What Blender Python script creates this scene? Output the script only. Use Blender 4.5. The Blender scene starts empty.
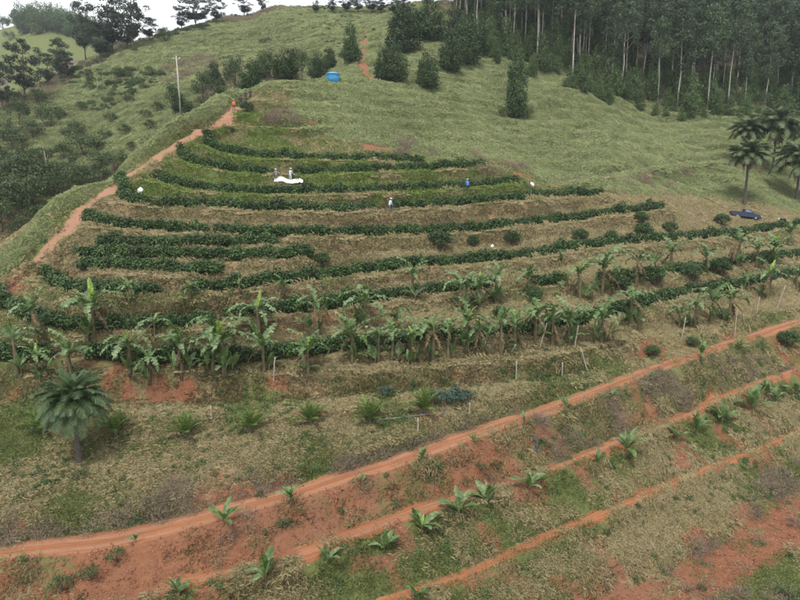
import bpy, math, random
import numpy as np
from mathutils import Vector, Matrix, Euler

sc = bpy.context.scene
col = sc.collection
R = math.radians
rng = np.random.default_rng(7)
random.seed(7)

# ------------------------------------------------------------------ camera
CZ = 26.0                 # height of the drone above the datum
PITCH = R(10.0)
FPX = 616.0               # focal length in pixels of the 800 x 600 photograph
cam_d = bpy.data.cameras.new('camera')
cam = bpy.data.objects.new('camera', cam_d)
col.objects.link(cam)
cam.location = (0, 0, CZ)
cam.rotation_euler = (R(90) - PITCH, 0, 0)
cam_d.sensor_width = 36
cam_d.lens = FPX / 800 * 36
cam_d.clip_start = 0.5
cam_d.clip_end = 4000
sc.camera = cam

# ------------------------------------------------------------------ sky and sun (bright overcast)
SUN_EL, SUN_AZ = R(58), R(200)
world = bpy.data.worlds.new('World')
sc.world = world
world.use_nodes = True
wn, wl = world.node_tree.nodes, world.node_tree.links
wn.clear()
wo = wn.new('ShaderNodeOutputWorld')
bg = wn.new('ShaderNodeBackground')
sky = wn.new('ShaderNodeTexSky')
sky.sky_type = 'NISHITA'
sky.sun_disc = False
sky.sun_elevation = SUN_EL
sky.sun_rotation = SUN_AZ
sky.altitude = 700
sky.air_density = 1.0
sky.dust_density = 3.0
sky.ozone_density = 1.0
hs = wn.new('ShaderNodeHueSaturation')
hs.inputs['Saturation'].default_value = 0.45
wl.new(sky.outputs[0], hs.inputs['Color'])
wtc = wn.new('ShaderNodeTexCoord')
wnz = wn.new('ShaderNodeTexNoise')
wnz.inputs['Scale'].default_value = 3.0
wnz.inputs['Detail'].default_value = 7
wl.new(wtc.outputs['Generated'], wnz.inputs['Vector'])
wrp = wn.new('ShaderNodeValToRGB')
wrp.color_ramp.elements[0].position = 0.35
wrp.color_ramp.elements[1].position = 0.62
wrp.color_ramp.elements[0].color = (0.55, 0.55, 0.55, 1)
wrp.color_ramp.elements[1].color = (1, 1, 1, 1)
wl.new(wnz.outputs[0], wrp.inputs[0])
wmx = wn.new('ShaderNodeMix')
wmx.data_type = 'RGBA'
wmx.inputs['B'].default_value = (9.6, 9.9, 10.3, 1)
wl.new(wrp.outputs[0], wmx.inputs['Factor'])
wl.new(hs.outputs[0], wmx.inputs['A'])
wl.new(wmx.outputs['Result'], bg.inputs['Color'])
bg.inputs['Strength'].default_value = 0.10
wl.new(bg.outputs[0], wo.inputs['Surface'])

sun_d = bpy.data.lights.new('sun', 'SUN')
sun_d.energy = 1.5
sun_d.angle = R(14)
sun_d.color = (1.0, 0.95, 0.88)
sun = bpy.data.objects.new('sun', sun_d)
col.objects.link(sun)
# sun direction: azimuth measured like the sky node's rotation
sdir = Vector((math.sin(SUN_AZ) * math.cos(SUN_EL), math.cos(SUN_AZ) * math.cos(SUN_EL), math.sin(SUN_EL)))
sun.rotation_euler = sdir.to_track_quat('Z', 'Y').to_euler()

sc.view_settings.view_transform = 'Standard'
sc.view_settings.look = 'None'
sc.view_settings.gamma = 1.0
sc.view_settings.exposure = 0.90
sc.cycles.max_bounces = 5
sc.cycles.diffuse_bounces = 3
sc.cycles.transparent_max_bounces = 6
sc.cycles.caustics_reflective = False
sc.cycles.caustics_refractive = False

# ------------------------------------------------------------------ numeric helpers
cP, sP = math.cos(PITCH), math.sin(PITCH)

def ray(px, py):
    px, py = np.asarray(px, float), np.asarray(py, float)
    x = (px - 400) / FPX
    v = (300 - py) / FPX
    return np.stack([x, cP + v * sP, -sP + v * cP], -1)

def unproject(px, py, Y):
    d = ray(px, py)
    p = d * (np.asarray(Y, float) / d[..., 1])[..., None]
    p[..., 2] += CZ
    return p

def project(X, Y, Z):
    H = Z - CZ
    f = np.maximum(Y * cP - H * sP, 0.1)
    up = Y * sP + H * cP
    return 400 + FPX * X / f, 300 - FPX * up / f

_perm = np.random.default_rng(3).random((256, 256))

def vnoise(x, y):
    xi, yi = np.floor(x).astype(int), np.floor(y).astype(int)
    fx, fy = x - xi, y - yi
    fx = fx * fx * (3 - 2 * fx)
    fy = fy * fy * (3 - 2 * fy)
    a = _perm[xi & 255, yi & 255]; b = _perm[(xi + 1) & 255, yi & 255]
    c = _perm[xi & 255, (yi + 1) & 255]; d = _perm[(xi + 1) & 255, (yi + 1) & 255]
    return (a * (1 - fx) + b * fx) * (1 - fy) + (c * (1 - fx) + d * fx) * fy

def fbm(x, y, s, oct=4):
    o, amp, tot = 0, 1.0, 0
    for k in range(oct):
        o = o + amp * vnoise(x / s + 17.3 * k, y / s - 9.1 * k)
        tot += amp
        amp *= 0.5
        s *= 0.5
    return o / tot          # 0..1, mean .5

def sstep(a, b, x):
    t = np.clip((x - a) / (b - a), 0, 1)
    return t * t * (3 - 2 * t)

# ------------------------------------------------------------------ terrain control points: pixel, distance ahead (m)
CP = [
 # foreground and lower roads
 (600,600,28.5),(800,600,29.5),(800,510,37.5),(700,570,31.5),(0,600,26.5),(150,600,26.3),(800,650,26),(400,680,23),(0,680,23),
 (400,597,27.3),(500,558,30),(600,516,34),(700,472,39.5),(800,432,45.5),(340,620,26),
 (60,615,25),(200,580,27.5),(330,545,30),(400,518,31.7),(500,486,35.3),(600,450,39.5),(700,410,46),(800,368,54),
 (0,552,28.3),(100,541,29),(200,519,30.5),(300,491,32.5),(400,460,35),(475,433,38),(600,390,44),(700,353,51),(800,321,60),
 # foot of the terraced hill
 (0,400,40),(100,402,40),(200,402,40),(330,395,41),(440,385,43),(520,378,44.5),(600,368,47),(690,347,52.5),
 (0,470,34.2),(150,460,34.6),(300,435,36.8),
 # terraces, lowest row first
 (0,360,43),(111,358,43.3),(202,361,43),(335,352,45),(440,343,47.2),(552,331,50.7),(641,309,57.5),(725,291,65),(800,277,74),
 (0,302,50.5),(20,315,48.5),(47,325,46.7),(111,330,46.3),(202,325,47),(335,310,51),(440,296,55),(552,285,60),(653,278,65),(719,270,71),(800,259,80),
 (50,281,54),(101,294,49.5),(189,295,49),(335,278,57),(478,263,64),(589,249,71),(695,241,79),(800,228,90),
 (150,271,52),(150,259,54.5),(200,247,57),(300,255,57.5),(320,262,57.5),
 (88,222,63),(145,232,60),(236,236,60),(369,238,64),(467,234,70),(569,224,77),(660,212,84),
 (121,193,70),(152,208,65),(267,212,65),(386,212,69),(484,207,75),(599,197,83),
 (159,179,71),(209,194,69),(301,196,70),(402,194,73),(518,184,79),
 (179,155,77),(202,167,75),(278,177,74),(362,175,76),(484,169,83),
 (207,141,81),(228,156,79.5),(290,162,79),(380,163,81),(423,164,84),
 (300,135,86),(209,128,84),(260,126,87),(233,115,89),(236,105,94),
 (182,142,79),(142,169,72),(98,199,65),(84,210,62.5),(60,240,58),(37,258,56),(0,283,56),
 (179,125,83),(128,165,76),(67,199,68),(0,252,60),(216,105,92),(236,98,96),
 # behind the knoll: left valley side
 (90,190,110),(0,200,100),(140,140,120),(0,150,125),(0,110,145),(60,100,155),(100,75,170),(150,40,190),(200,90,140),(200,60,170),
 (270,60,165),(250,20,212),(219,20,215),(270,10,225),(335,12,235),(390,13,240),(105,55,185),(60,76,178),(30,88,172),
 (216,98,136),(250,86,140),(300,70,152),
 # dome, pasture and path
 (300,110,92),(333,81,112),(284,83,108),(250,91,102),(394,82,115),(427,89,118),(451,72,130),(351,62,135),(366,35,170),(362,28,185),
 (515,118,118),(420,130,98),(500,150,95),(560,185,90),(620,150,108),(600,100,138),(640,112,148),(530,75,140),(480,60,145),(720,130,140),
 (735,160,118),(700,190,103),(800,190,115),(744,214,95),(800,220,97),(800,140,150),(750,120,150),
 # forest hill
 (470,15,200),(560,40,185),(600,70,165),(700,60,185),(800,60,200),(700,100,160),(800,100,170),(600,-20,230),(800,-20,260),(700,-60,300),(440,5,235),
 # far ridge at the left
 (0,47,520),(40,51,520),(-120,40,520),(90,60,520),
]
WP = [  # hidden ground, metres relative to the drone: x, y, h
 (-52,78,-10),(-45,85,-7),(-41,95,-2.5),(-36,104,4),(-33,114,9),(-28,122,13.5),(-21,131,18),(-75,60,-15),(-110,80,-12),(-140,130,0),
 (-100,300,40),(0,310,55),(-160,260,28),(-260,300,-10),(-200,200,10),(100,380,120),(250,380,120),(250,200,45),(200,110,2),(140,70,-6),
 (0,8,-22.5),(-40,10,-22.5),(40,10,-22.5),(80,40,-19),(-60,30,-18),(0,-40,-24),(-150,0,-20),(150,0,-20),(0,700,70),(-400,700,80),(300,700,140),
 (-400,400,20),(-400,100,0),(400,100,20),(400,400,120),(-300,-40,-20),(300,-40,-20),(-330,620,60),(-70,45,-13),(-45,42,-12.5),(-42,38,-14),
]
_c = np.array(CP, float)
P1 = unproject(_c[:, 0], _c[:, 1], _c[:, 2])
P2 = np.array(WP, float); P2[:, 2] += CZ
PTS = np.vstack([P1, P2])

def tps_fit(p, z, lam):
    n = len(p)
    d = np.linalg.norm(p[:, None] - p[None], axis=2)
    K = np.where(d > 0, d * d * np.log(np.maximum(d, 1e-9)), 0) + lam * np.eye(n)
    A = np.zeros((n + 3, n + 3))
    A[:n, :n] = K
    A[:n, n] = 1; A[:n, n + 1:] = p
    A[n, :n] = 1; A[n + 1:, :n] = p.T
    return np.linalg.solve(A, np.concatenate([z, np.zeros(3)]))

# log-polar like compression keeps the spline stiff far away and supple near by
def warp(x, y):
    r = np.sqrt(x * x + (y + 20) ** 2)
    k = np.log(r / 20 + 1) * 20 / np.maximum(r, 1e-6)
    return np.stack([x * k, (y + 20) * k], -1)

pw = warp(PTS[:, 0], PTS[:, 1])
wts = tps_fit(pw, PTS[:, 2], 0.02)

def base_eval(x, y):
    q = warp(x.ravel(), y.ravel())
    out = np.empty(len(q))
    n = len(pw)
    for i in range(0, len(q), 8000):
        d2 = ((q[i:i + 8000, None] - pw[None]) ** 2).sum(2)
        k = 0.5 * d2 * np.log(np.maximum(d2, 1e-12))
        out[i:i + 8000] = k @ wts[:n] + wts[n] + q[i:i + 8000] @ wts[n + 1:]
    return out.reshape(x.shape)

def spaced(segs):
    out = [segs[0][0]]
    for a, b, s0, s1 in segs:
        x = a
        while x < b - 1e-6:
            t = (x - a) / (b - a)
            x = min(b, x + s0 + (s1 - s0) * t)
            out.append(x)
    return np.array(out)

GX = spaced([(-420, -120, 12, 3), (-120, -60, 3, .5), (-60, -36, .5, .3), (-36, 46, .3, .3), (46, 66, .3, .5), (66, 130, .5, 3), (130, 420, 3, 12)])
GY = spaced([(-60, 18, 8, .6), (18, 26, .5, .25), (26, 90, .25, .25), (90, 130, .25, .6), (130, 260, .6, 2), (260, 720, 2, 14)])
XX, YY = np.meshgrid(GX, GY)
# coarse evaluation, then bilinear lookup
cx = spaced([(-420, -110, 10, 2), (-110, 110, 1.0, 1.0), (110, 420, 2, 10)])
cy = spaced([(-60, 18, 5, 1), (18, 130, .8, .8), (130, 300, 1.5, 4), (300, 720, 5, 15)])
cX, cY = np.meshgrid(cx, cy)
cZ = base_eval(cX, cY)

def lut(gx, gy, gz, x, y):
    x, y = np.clip(x, gx[0], gx[-1] - 1e-6), np.clip(y, gy[0], gy[-1] - 1e-6)
    i = np.clip(np.searchsorted(gx, x, 'right') - 1, 0, len(gx) - 2)
    j = np.clip(np.searchsorted(gy, y, 'right') - 1, 0, len(gy) - 2)
    fx = (x - gx[i]) / (gx[i + 1] - gx[i]); fy = (y - gy[j]) / (gy[j + 1] - gy[j])
    return (gz[j, i] * (1 - fx) + gz[j, i + 1] * fx) * (1 - fy) + (gz[j + 1, i] * (1 - fx) + gz[j + 1, i + 1] * fx) * fy

BZ = lut(cx, cy, cZ, XX, YY)

_TY = np.concatenate([np.arange(18, 130, .15), np.arange(130, 340, .4), np.arange(340, 700, 2)])

def cast(px, py, gx, gy, gz, ymin=18):
    """first hit of a pixel's ray with the ground"""
    d = ray(px, py)
    T = _TY[_TY >= ymin]
    p = d[None] * (T / d[1])[:, None]
    z = lut(gx, gy, gz, p[:, 0], p[:, 1])
    g = p[:, 2] + CZ - z
    k = np.where(g <= 0)[0]
    if len(k) == 0:
        k = int(np.argmin(np.abs(g)))
        return np.array([p[k, 0], p[k, 1], z[k]])
    k = k[0]
    if k == 0:
        return np.array([p[0, 0], p[0, 1], z[0]])
    t = g[k - 1] / (g[k - 1] - g[k])
    Y = T[k - 1] + t * (T[k] - T[k - 1])
    q = d * (Y / d[1])
    return np.array([q[0], q[1], lut(gx, gy, gz, q[0], q[1])])

def smooth_line(pts, step=.4):
    """Catmull-Rom through the points, resampled evenly"""
    p = np.array(pts, float)
    e = np.vstack([2 * p[0] - p[1], p, 2 * p[-1] - p[-2]])
    out = []
    for i in range(len(p) - 1):
        a, b, c, d = e[i:i + 4]
        for t in np.linspace(0, 1, 14, endpoint=False):
            out.append(.5 * (2 * b + (c - a) * t + (2 * a - 5 * b + 4 * c - d) * t * t + (3 * b - a - 3 * c + d) * t ** 3))
    out.append(p[-1])
    out = np.array(out)
    s = np.concatenate([[0], np.cumsum(np.linalg.norm(np.diff(out[:, :2], axis=0), axis=1))])
    n = max(2, int(s[-1] / step))
    q = np.linspace(0, s[-1], n)
    return np.stack([np.interp(q, s, out[:, k]) for k in range(3)], 1)

def trace(pix, ymin=18):
    w = smooth_line([cast(a, b, cx, cy, cZ, ymin) for a, b in pix])
    k = np.ones(9) / 9
    zz = np.convolve(np.pad(w[:, 2], 4, mode='edge'), k, 'valid')
    w[:, 2] = zz
    return w

def field(line, rad, sy=1.0):
    """distance, signed side (+ = left of travel), height of the line and arc length, on the terrain grid"""
    D = np.full(XX.shape, 99.0); S = np.zeros(XX.shape); Zl = np.zeros(XX.shape); A = np.zeros(XX.shape)
    arc = np.concatenate([[0], np.cumsum(np.linalg.norm(np.diff(line[:, :2], axis=0), axis=1))])
    for i in range(len(line) - 1):
        a, b = line[i], line[i + 1]
        i0, i1 = np.searchsorted(GX, [min(a[0], b[0]) - rad, max(a[0], b[0]) + rad])
        j0, j1 = np.searchsorted(GY, [min(a[1], b[1]) - rad, max(a[1], b[1]) + rad])
        if i1 <= i0 or j1 <= j0:
            continue
        x, y = XX[j0:j1, i0:i1], YY[j0:j1, i0:i1]
        e = b[:2] - a[:2]
        L2 = e @ e
        t = np.clip(((x - a[0]) * e[0] + (y - a[1]) * e[1]) / L2, 0, 1)
        dx, dy = x - a[0] - t * e[0], y - a[1] - t * e[1]
        d = np.hypot(dx, dy)
        m = d < D[j0:j1, i0:i1]
        D[j0:j1, i0:i1][m] = d[m]
        S[j0:j1, i0:i1][m] = np.sign(e[0] * dy - e[1] * dx)[m]
        Zl[j0:j1, i0:i1][m] = (a[2] + t * (b[2] - a[2]))[m]
        A[j0:j1, i0:i1][m] = (arc[i] + t * math.sqrt(L2))[m]
    return D, S, Zl, A

# ------------------------------------------------------------------ lines traced on the hill
ROWS = {
 'r1': [(207,140),(212,149),(228,156),(255,160),(290,162),(335,163),(380,163),(423,164)],
 'r2': [(181,155),(186,162),(202,168),(236,174),(278,177),(311,177),(362,175),(416,173),(444,171),(484,169)],
 'r3': [(160,179),(166,184),(179,188),(209,194),(250,196),(301,197),(352,196),(402,194),(443,192),(470,190),(518,184)],
 'r4': [(122,193),(125,201),(134,206),(152,209),(186,210),(219,211),(267,213),(318,214),(369,213),(419,211),(463,207),(518,202),(552,200),(599,197)],
 'r5': [(88,222),(111,229),(145,233),(202,236),(236,237),(284,238),(318,238),(369,238),(419,237),(467,234),(518,229),(569,223),(619,216),(660,211)],
 'r6a': [(101,249),(128,248),(169,249),(209,248),(250,247),(275,246)],
 'r6b': [(79,260),(111,259),(148,260),(202,261),(250,261),(281,260),(310,259)],
 'r6c': [(86,272),(135,272),(180,274),(223,275)],
 'r7': [(46,276),(50,283),(58,288),(70,292),(101,295),(145,297),(189,296),(219,293),(267,289),(300,284),(335,279),(375,274),(409,269),(444,268),(478,264),(528,259),(589,250),(644,245),(695,241),(752,235),(800,228),(830,224)],
 'r8': [(-14,293),(0,304),(20,316),(47,326),(74,331),(111,332),(169,330),(202,327),(264,317),(311,313),(335,311),(375,304),(416,298),(450,294),(500,290),(552,286),(620,282),(653,278),(690,274),(719,270),(752,263),(800,259),(830,256)],
 'r9': [(-20,359),(20,361),(98,359),(135,361),(202,363),(234,363),(284,360),(335,352),(402,347),(470,341),(530,335),(589,323),(641,309),(680,299),(725,291),(767,284),(800,277),(830,272)],
}
ROAD1 = [(-60,556),(0,552),(50,547),(100,541),(150,532),(200,519),(250,505),(300,491),(350,476),(400,460),(475,433),(550,410),(600,390),(650,371),(700,353),(740,341),(770,331),(800,321),(840,309)]
ROAD2 = [(60,615),(130,598),(200,580),(275,562),(325,546),(400,518),(450,500),(500,486),(550,470),(600,450),(662,425),(700,410),(750,387),(800,368),(840,352)]
ROAD3 = [(340,620),(400,597),(462,577),(500,558),(550,536),(600,516),(650,494),(700,472),(762,449),(800,432),(840,418)]
ROAD4 = [(600,622),(680,590),(730,566),(770,537),(800,512),(840,480)]
TRACK = [(-10,290),(15,275),(37,259),(62,236),(84,211),(98,199),(142,169),(165,153),(182,142),(209,129),(224,120),(233,113),(237,106)]
SPUR = [(205,131),(235,124),(262,128),(290,130),(320,128)]
PATH = [(374,79),(366,72),(362,60),(364,47),(366,35),(363,28)]

W = {k: trace(v) for k, v in ROWS.items()}
w1, w2, w3, w4 = trace(ROAD1), trace(ROAD2), trace(ROAD3), trace(ROAD4)
wt, wsp, wpa = trace(TRACK), trace(SPUR, 70), trace(PATH, 100)

Z = BZ.copy()
# gentle hummocks
lump = (fbm(XX, YY, 7, 3) - .5)
far = sstep(90, 130, YY)
Z += lump * (.35 + 1.3 * far)

dRow = np.full(XX.shape, 99.0)        # distance to the nearest hedge row
sRow = np.zeros(XX.shape)
for k, w in W.items():
    D, S, Zl, A = field(w, 4)
    down = S < 0                       # rows are traced left to right: + is uphill
    fl = np.where(down, 1.15, .75)
    bl = np.where(down, 1.0, 1.1)
    if k.startswith('r6'):
        fl, bl = np.where(down, .7, .5), np.where(down, .7, .7)
    m = 1 - sstep(0, 1, (D - fl) / bl)
    Z = Z * (1 - m) + (Zl + .12 * np.where(down, sstep(.4, 1.0, D), 0)) * m
    u = D < dRow
    dRow[u] = D[u]; sRow[u] = S[u]

def carve(w, half, soft, rad=5, crown=0.0):
    global Z
    D, S, Zl, A = field(w, rad)
    m = 1 - sstep(half, half + soft, D)
    Z = Z * (1 - m) + Zl * m
    return D, S, A

# the cut below the lowest hedge: lip, steep earth face, flat bench at its foot
BENCH = [(-30,405),(100,407),(200,407),(330,400),(440,390),(520,383),(600,371),(660,357)]
LIPL = [(-30,373),(100,372),(200,371),(300,371),(380,368),(470,362),(540,354),(600,343),(640,334)]
wb = trace(BENCH); wlp = trace(LIPL)
D, S, Zl, A = field(wb, 5)
m = 1 - sstep(.9, 1.8, D); Z = Z * (1 - m) + (Zl - .25) * m
dB, sB = D, S
D, S, Zl, A = field(wlp, 3)
m = 1 - sstep(.3, .9, D); Z = Z * (1 - m) + (Zl + .1) * m
d1, s1, a1 = carve(w1, .95, .7)
d2, s2, a2 = carve(w2, .75, .5)
d3, s3, a3 = carve(w3, .5, .4)
d4, s4, a4 = carve(w4, 1.3, 1.0)
dt, st, at_ = carve(wt, 1.1, .8)
ds, ss, as_ = carve(wsp, 1.1, .8)
dp, sp_, ap = field(wpa, 6)[:3]
Z -= .35 * (1 - sstep(.5, 2.2, dp))
# grassy berm on the outer side of the hill track
berm = np.exp(-((dt - 3.4) / 1.2) ** 2) * (st > 0) * (at_ > 4)
Z += .75 * berm * (.6 + .8 * fbm(XX, YY, 3))
wl_ = trace([(548,190),(590,181),(640,172),(690,166),(740,160)], 86)
D, S, Zl, A = field(wl_, 5)
m = 1 - sstep(.8, 2.2, D); Z = Z * (1 - m) + (Zl + .12) * m
dL, sL = D, S
open_ = sstep(84, 100, YY) * (1 - sstep(220, 260, YY))
Z += open_ * .15 * np.sin((BZ * 3.1 + 5.5 * fbm(XX, YY, 16, 3))) * (.35 + fbm(XX + 8, YY, 11, 2))
# fine roughness everywhere but on the roads
roadm = np.clip(np.maximum.reduce([1 - sstep(1.2, 1.9, d1), 1 - sstep(.6, 1.1, d2), 1 - sstep(.4, .8, d3), 1 - sstep(1, 1.8, dt), 1 - sstep(1, 1.8, ds)]), 0, 1)
Z -= .07 * np.exp(-((d1 - .45) / .16) ** 2) * (.4 + fbm(XX, YY, 2, 2))
rough = (fbm(XX, YY, 1.6, 4) - .5)
Z += rough * np.where(YY < 80, .34, .5) * (1 - .93 * roadm)
Z += (fbm(XX + 3, YY + 11, .8, 3) - .5) * .22 * sstep(1.1, 1.6, d1) * (s1 < 0) * (1 - sstep(5, 7, d1)) * sstep(.6, 1.0, d2)
# erosion gullies on the red bank under the main road
UU, VV = project(XX, YY, Z)
bank12 = sstep(1.5, 2.2, d1) * (s1 < 0) * sstep(.9, 1.4, d2) * (1 - sstep(4.5, 6, d1)) * (s2 > 0)
Z -= bank12 * .3 * np.abs(np.sin(a1 * 2.3 + 4 * fbm(XX, YY, 3))) ** 6

def zat(x, y):
    return float(lut(GX, GY, Z, np.float64(x), np.float64(y)))

def ground(px, py, ymin=18):
    return cast(px, py, GX, GY, Z, ymin)

# ------------------------------------------------------------------ surface cover masks
def inpoly(poly, u=None, v=None):
    u = UU if u is None else u
    v = VV if v is None else v
    c = np.zeros(np.shape(u), bool)
    n = len(poly)
    for i in range(n):
        x0, y0 = poly[i]; x1, y1 = poly[(i + 1) % n]
        k = ((y0 > v) != (y1 > v)) & (u < (x1 - x0) * (v - y0) / ((y1 - y0) if y1 != y0 else 1e-9) + x0)
        c ^= k
    return c

def above(line, off=0):
    """pixel above (further up the hill than) a left to right pixel line"""
    xs, ys = zip(*line)
    return VV < np.interp(UU, xs, ys) + off

UU = UU + 26 * (fbm(XX, YY + 31, 5, 3) - .5); VV = VV + 16 * (fbm(XX + 77, YY, 4, 3) - .5) * np.clip(40 / np.maximum(YY, 1), 0, 1)   # ragged borders
near = YY < 105
n1 = fbm(XX, YY, 9, 4); n2 = fbm(XX + 50, YY, 4, 4); n3 = fbm(XX, YY + 70, 2.2, 3); n4 = fbm(XX - 90, YY - 40, 14, 4)
LIP = [(-60,368),(200,368),(350,368),(470,362),(560,352),(620,340),(680,330),(760,312),(840,295)]
FOOT = [(-60,400),(200,402),(330,395),(440,385),(520,378),(600,366),(690,347),(800,317),(840,305)]
knoll = near & above(LIP) & ~above(ROWS['r4'], -3) & (UU > -60) & (st <= 0)
upper = near & above(ROWS['r4'], -3) & (VV > 112) & ~((dt < 30) & (st > 0)) & (UU < 560)
bank9 = near & ~above(LIP) & above(FOOT)
slope1 = near & ~above(FOOT) & above(ROAD1)
bnk = near & ~above(ROAD1) & above(ROAD2)
lower = near & ~above(ROAD2)

soil = np.zeros(XX.shape); dry = np.zeros(XX.shape); brush = np.zeros(XX.shape)
dry[:] = .25 * n1
# terraces: dry cut grass on the banks, greener lips
dry = np.where(knoll, 1.0 + 1.2 * (n2 - .5) - .45 * (1 - sstep(1.0, 1.7, dRow)) * (sRow < 0), dry)
soil = np.where(knoll, .42 * sstep(.48, .72, n3) + .2 * sstep(.55, .7, n2), soil)
left = np.clip(1 - (UU - 20) / 120, 0, 1)
dry = np.where(knoll & (VV > 290), dry - .6 * left - .12, dry)
dry = np.where(upper, -.05 + .6 * sstep(.52, .7, n2), dry)
dry = np.where(bank9, .50 + 1.6 * (n2 - .5), dry)
soil = np.where(bank9, .35 * sstep(.40, .6, n2) + .5 * sstep(.45, .7, n3) * sstep(4, 16, VV - np.interp(UU, *zip(*LIP))), soil)
face = (1 - sstep(1.5, 2.4, np.abs(dB - 2.0))) * (sB > 0) * bank9
soil = np.where(bank9, np.maximum(soil, face * (.12 + 1.5 * (n3 - .38))), soil)
dry = np.where(dB < 1.0, .25, dry)
f1 = np.interp(UU, *zip(*FOOT)); r1v = np.interp(UU, *zip(*ROAD1))
fr = np.clip((VV - f1) / np.maximum(r1v - f1, 1), 0, 1)
dry = np.where(slope1, .25 + 2.0 * (n2 - .5) + .8 * (n3 - .5) + .22 * np.sin(fr * 3.1), dry)
brush = np.where(slope1, sstep(.60, .85, fr + .5 * (n2 - .5)) * (.62 + 1.0 * (n3 - .5)), brush)
soil = np.where(slope1, .5 * sstep(.62, .74, n3) + .5 * sstep(.66, .75, n2), soil)
leftbank = np.clip((560 - UU) / 200, 0, 1)
soil = np.where(bnk, .36 + .36 * leftbank + 1.0 * (n2 - .47), soil)
brush = np.where(bnk, .40 * (1 - .6 * leftbank) + 1.3 * (n3 - .5), brush)
dry = np.where(bnk, .3 + .3 * n1, dry)
brush = np.where(bnk & (d1 < 2.2), np.maximum(brush, 1.5 * (n3 - .28)), brush)
dry = np.where(lower, .38 + 2.4 * (n2 - .5) + .8 * (n3 - .5), dry)
soil = np.where(lower, .6 * sstep(.52, .70, n3) + .35 * sstep(.56, .7, fbm(XX + 9, YY + 5, 3, 3)), soil)
pit = inpoly([(655,640),(668,560),(720,520),(770,470),(800,455),(900,420),(900,640)]) & near
soil = np.where(pit, .45 + 1.1 * (n2 - .5), soil)
brush = np.where(pit, .55 * sstep(.45, .6, n1) + .5 * (n3 - .4), brush)
# behind
hill = ~near
dry = np.where(hill, .12 + .7 * sstep(.5, .72, n4) * .6, dry)
brush = np.where(hill & (UU < 300), 1.1 * sstep(.52, .68, n4), brush)
past = (UU > 300) & (VV > 60) & (VV < 215) & (YY > 80) & ~knoll
dry = np.where(past, .30 + .5 * (n1 - .5), dry)
brush = np.where((dL < 4.2) & (sL < 0) & (dL > .9), np.maximum(brush, 1.4 * (n3 - .2)), brush)
EDG = [(452,30),(480,58),(530,76),(580,96),(640,113),(700,124),(740,118),(800,128),(860,135)]
wood = (VV < np.interp(UU, *zip(*EDG)) - 16) & (UU > 440) & (YY > 110)
brush = np.where(wood, 1.2, brush)
farhill = YY > 330
brush = np.where(farhill, .2, brush); dry = np.where(farhill, .2, dry)
# scrubby brown edges of the cut above the top terrace
for poly in ([(250,116),(268,106),(300,112),(315,124),(270,128)], [(350,138),(420,136),(520,166),(580,180),(640,196),(560,190),(470,172),(380,152)], [(365,150),(400,140),(430,158),(400,160)]):
    brush = np.where(inpoly(poly) & near, .05 + 1.6 * (n3 - .4) + .4 * n2, brush)
for poly in ([(362,141),(392,146),(396,153),(370,150)], [(508,172),(535,173),(533,179),(512,179)], [(308,118),(322,119),(322,127),(310,126)], [(370,77),(377,77),(378,82),(370,81)], [(146,194),(172,197),(170,204),(148,202)]):
    soil = np.where(inpoly(poly), 1.2, soil); brush = np.where(inpoly(poly), 0, brush)
soil = np.maximum(soil, (1 - sstep(.8, 1.5, dp)) * 1.1)
soil = np.maximum(soil, (1 - sstep(1.0, 1.9, d4)) * .9)
road = np.zeros(XX.shape)
e = .9 * (n3 - .5)
road = np.maximum(road, 1 - sstep(.68, 1.0, d1 + .55 * e))
road = np.maximum(road, .8 * (1 - sstep(.45, .85, d2 + 1.5 * e)) * (1 - .5 * sstep(.5, .62, n2)) * (1 - .75 * ((UU > 480) & (UU < 545))))
road = np.maximum(road, .85 * (1 - sstep(.3, .62, d3 + .9 * e)))
trk = (1 - sstep(.8, 1.4, dt + e)) * (1 - .35 * sstep(.42, .6, n2))
road = np.maximum(road, .85 * trk)
road = np.maximum(road, 1.0 * (1 - sstep(.9, 1.5, ds + e)) * (1 - sstep(7, 9, as_)))
MASK = np.clip(np.stack([soil, dry, brush, road], -1), -.2, 1.3)

def samp(A, x, y):
    return lut(GX, GY, A, x, y)

# ------------------------------------------------------------------ materials
def new_mat(name):
    m = bpy.data.materials.new(name)
    m.use_nodes = True
    n, l = m.node_tree.nodes, m.node_tree.links
    n.clear()
    out = n.new('ShaderNodeOutputMaterial')
    return m, n, l, out

def mixc(n, l, f, a, b):
    x = n.new('ShaderNodeMix'); x.data_type = 'RGBA'
    for s, v in (('Factor', f), ('A', a), ('B', b)):
        if isinstance(v, (int, float)):
            x.inputs[s].default_value = v
        elif isinstance(v, tuple):
            x.inputs[s].default_value = (*v, 1)
        else:
            l.new(v, x.inputs[s])
    return x.outputs['Result']

def noise(n, l, vec, scale, detail=4, rough=.55):
    t = n.new('ShaderNodeTexNoise')
    t.inputs['Scale'].default_value = scale
    t.inputs['Detail'].default_value = detail
    t.inputs['Roughness'].default_value = rough
    if vec is not None:
        l.new(vec, t.inputs['Vector'])
    return t.outputs[0]

def mrange(n, l, v, a, b, c=0.0, d=1.0):
    t = n.new('ShaderNodeMapRange')
    t.inputs[1].default_value, t.inputs[2].default_value = a, b
    t.inputs[3].default_value, t.inputs[4].default_value = c, d
    l.new(v, t.inputs[0])
    return t.outputs[0]

def math_n(n, l, op, a, b=None):
    t = n.new('ShaderNodeMath'); t.operation = op
    for i, v in enumerate((a, b)):
        if v is None:
            continue
        if isinstance(v, (int, float)):
            t.inputs[i].default_value = v
        else:
            l.new(v, t.inputs[i])
    return t.outputs[0]

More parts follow.
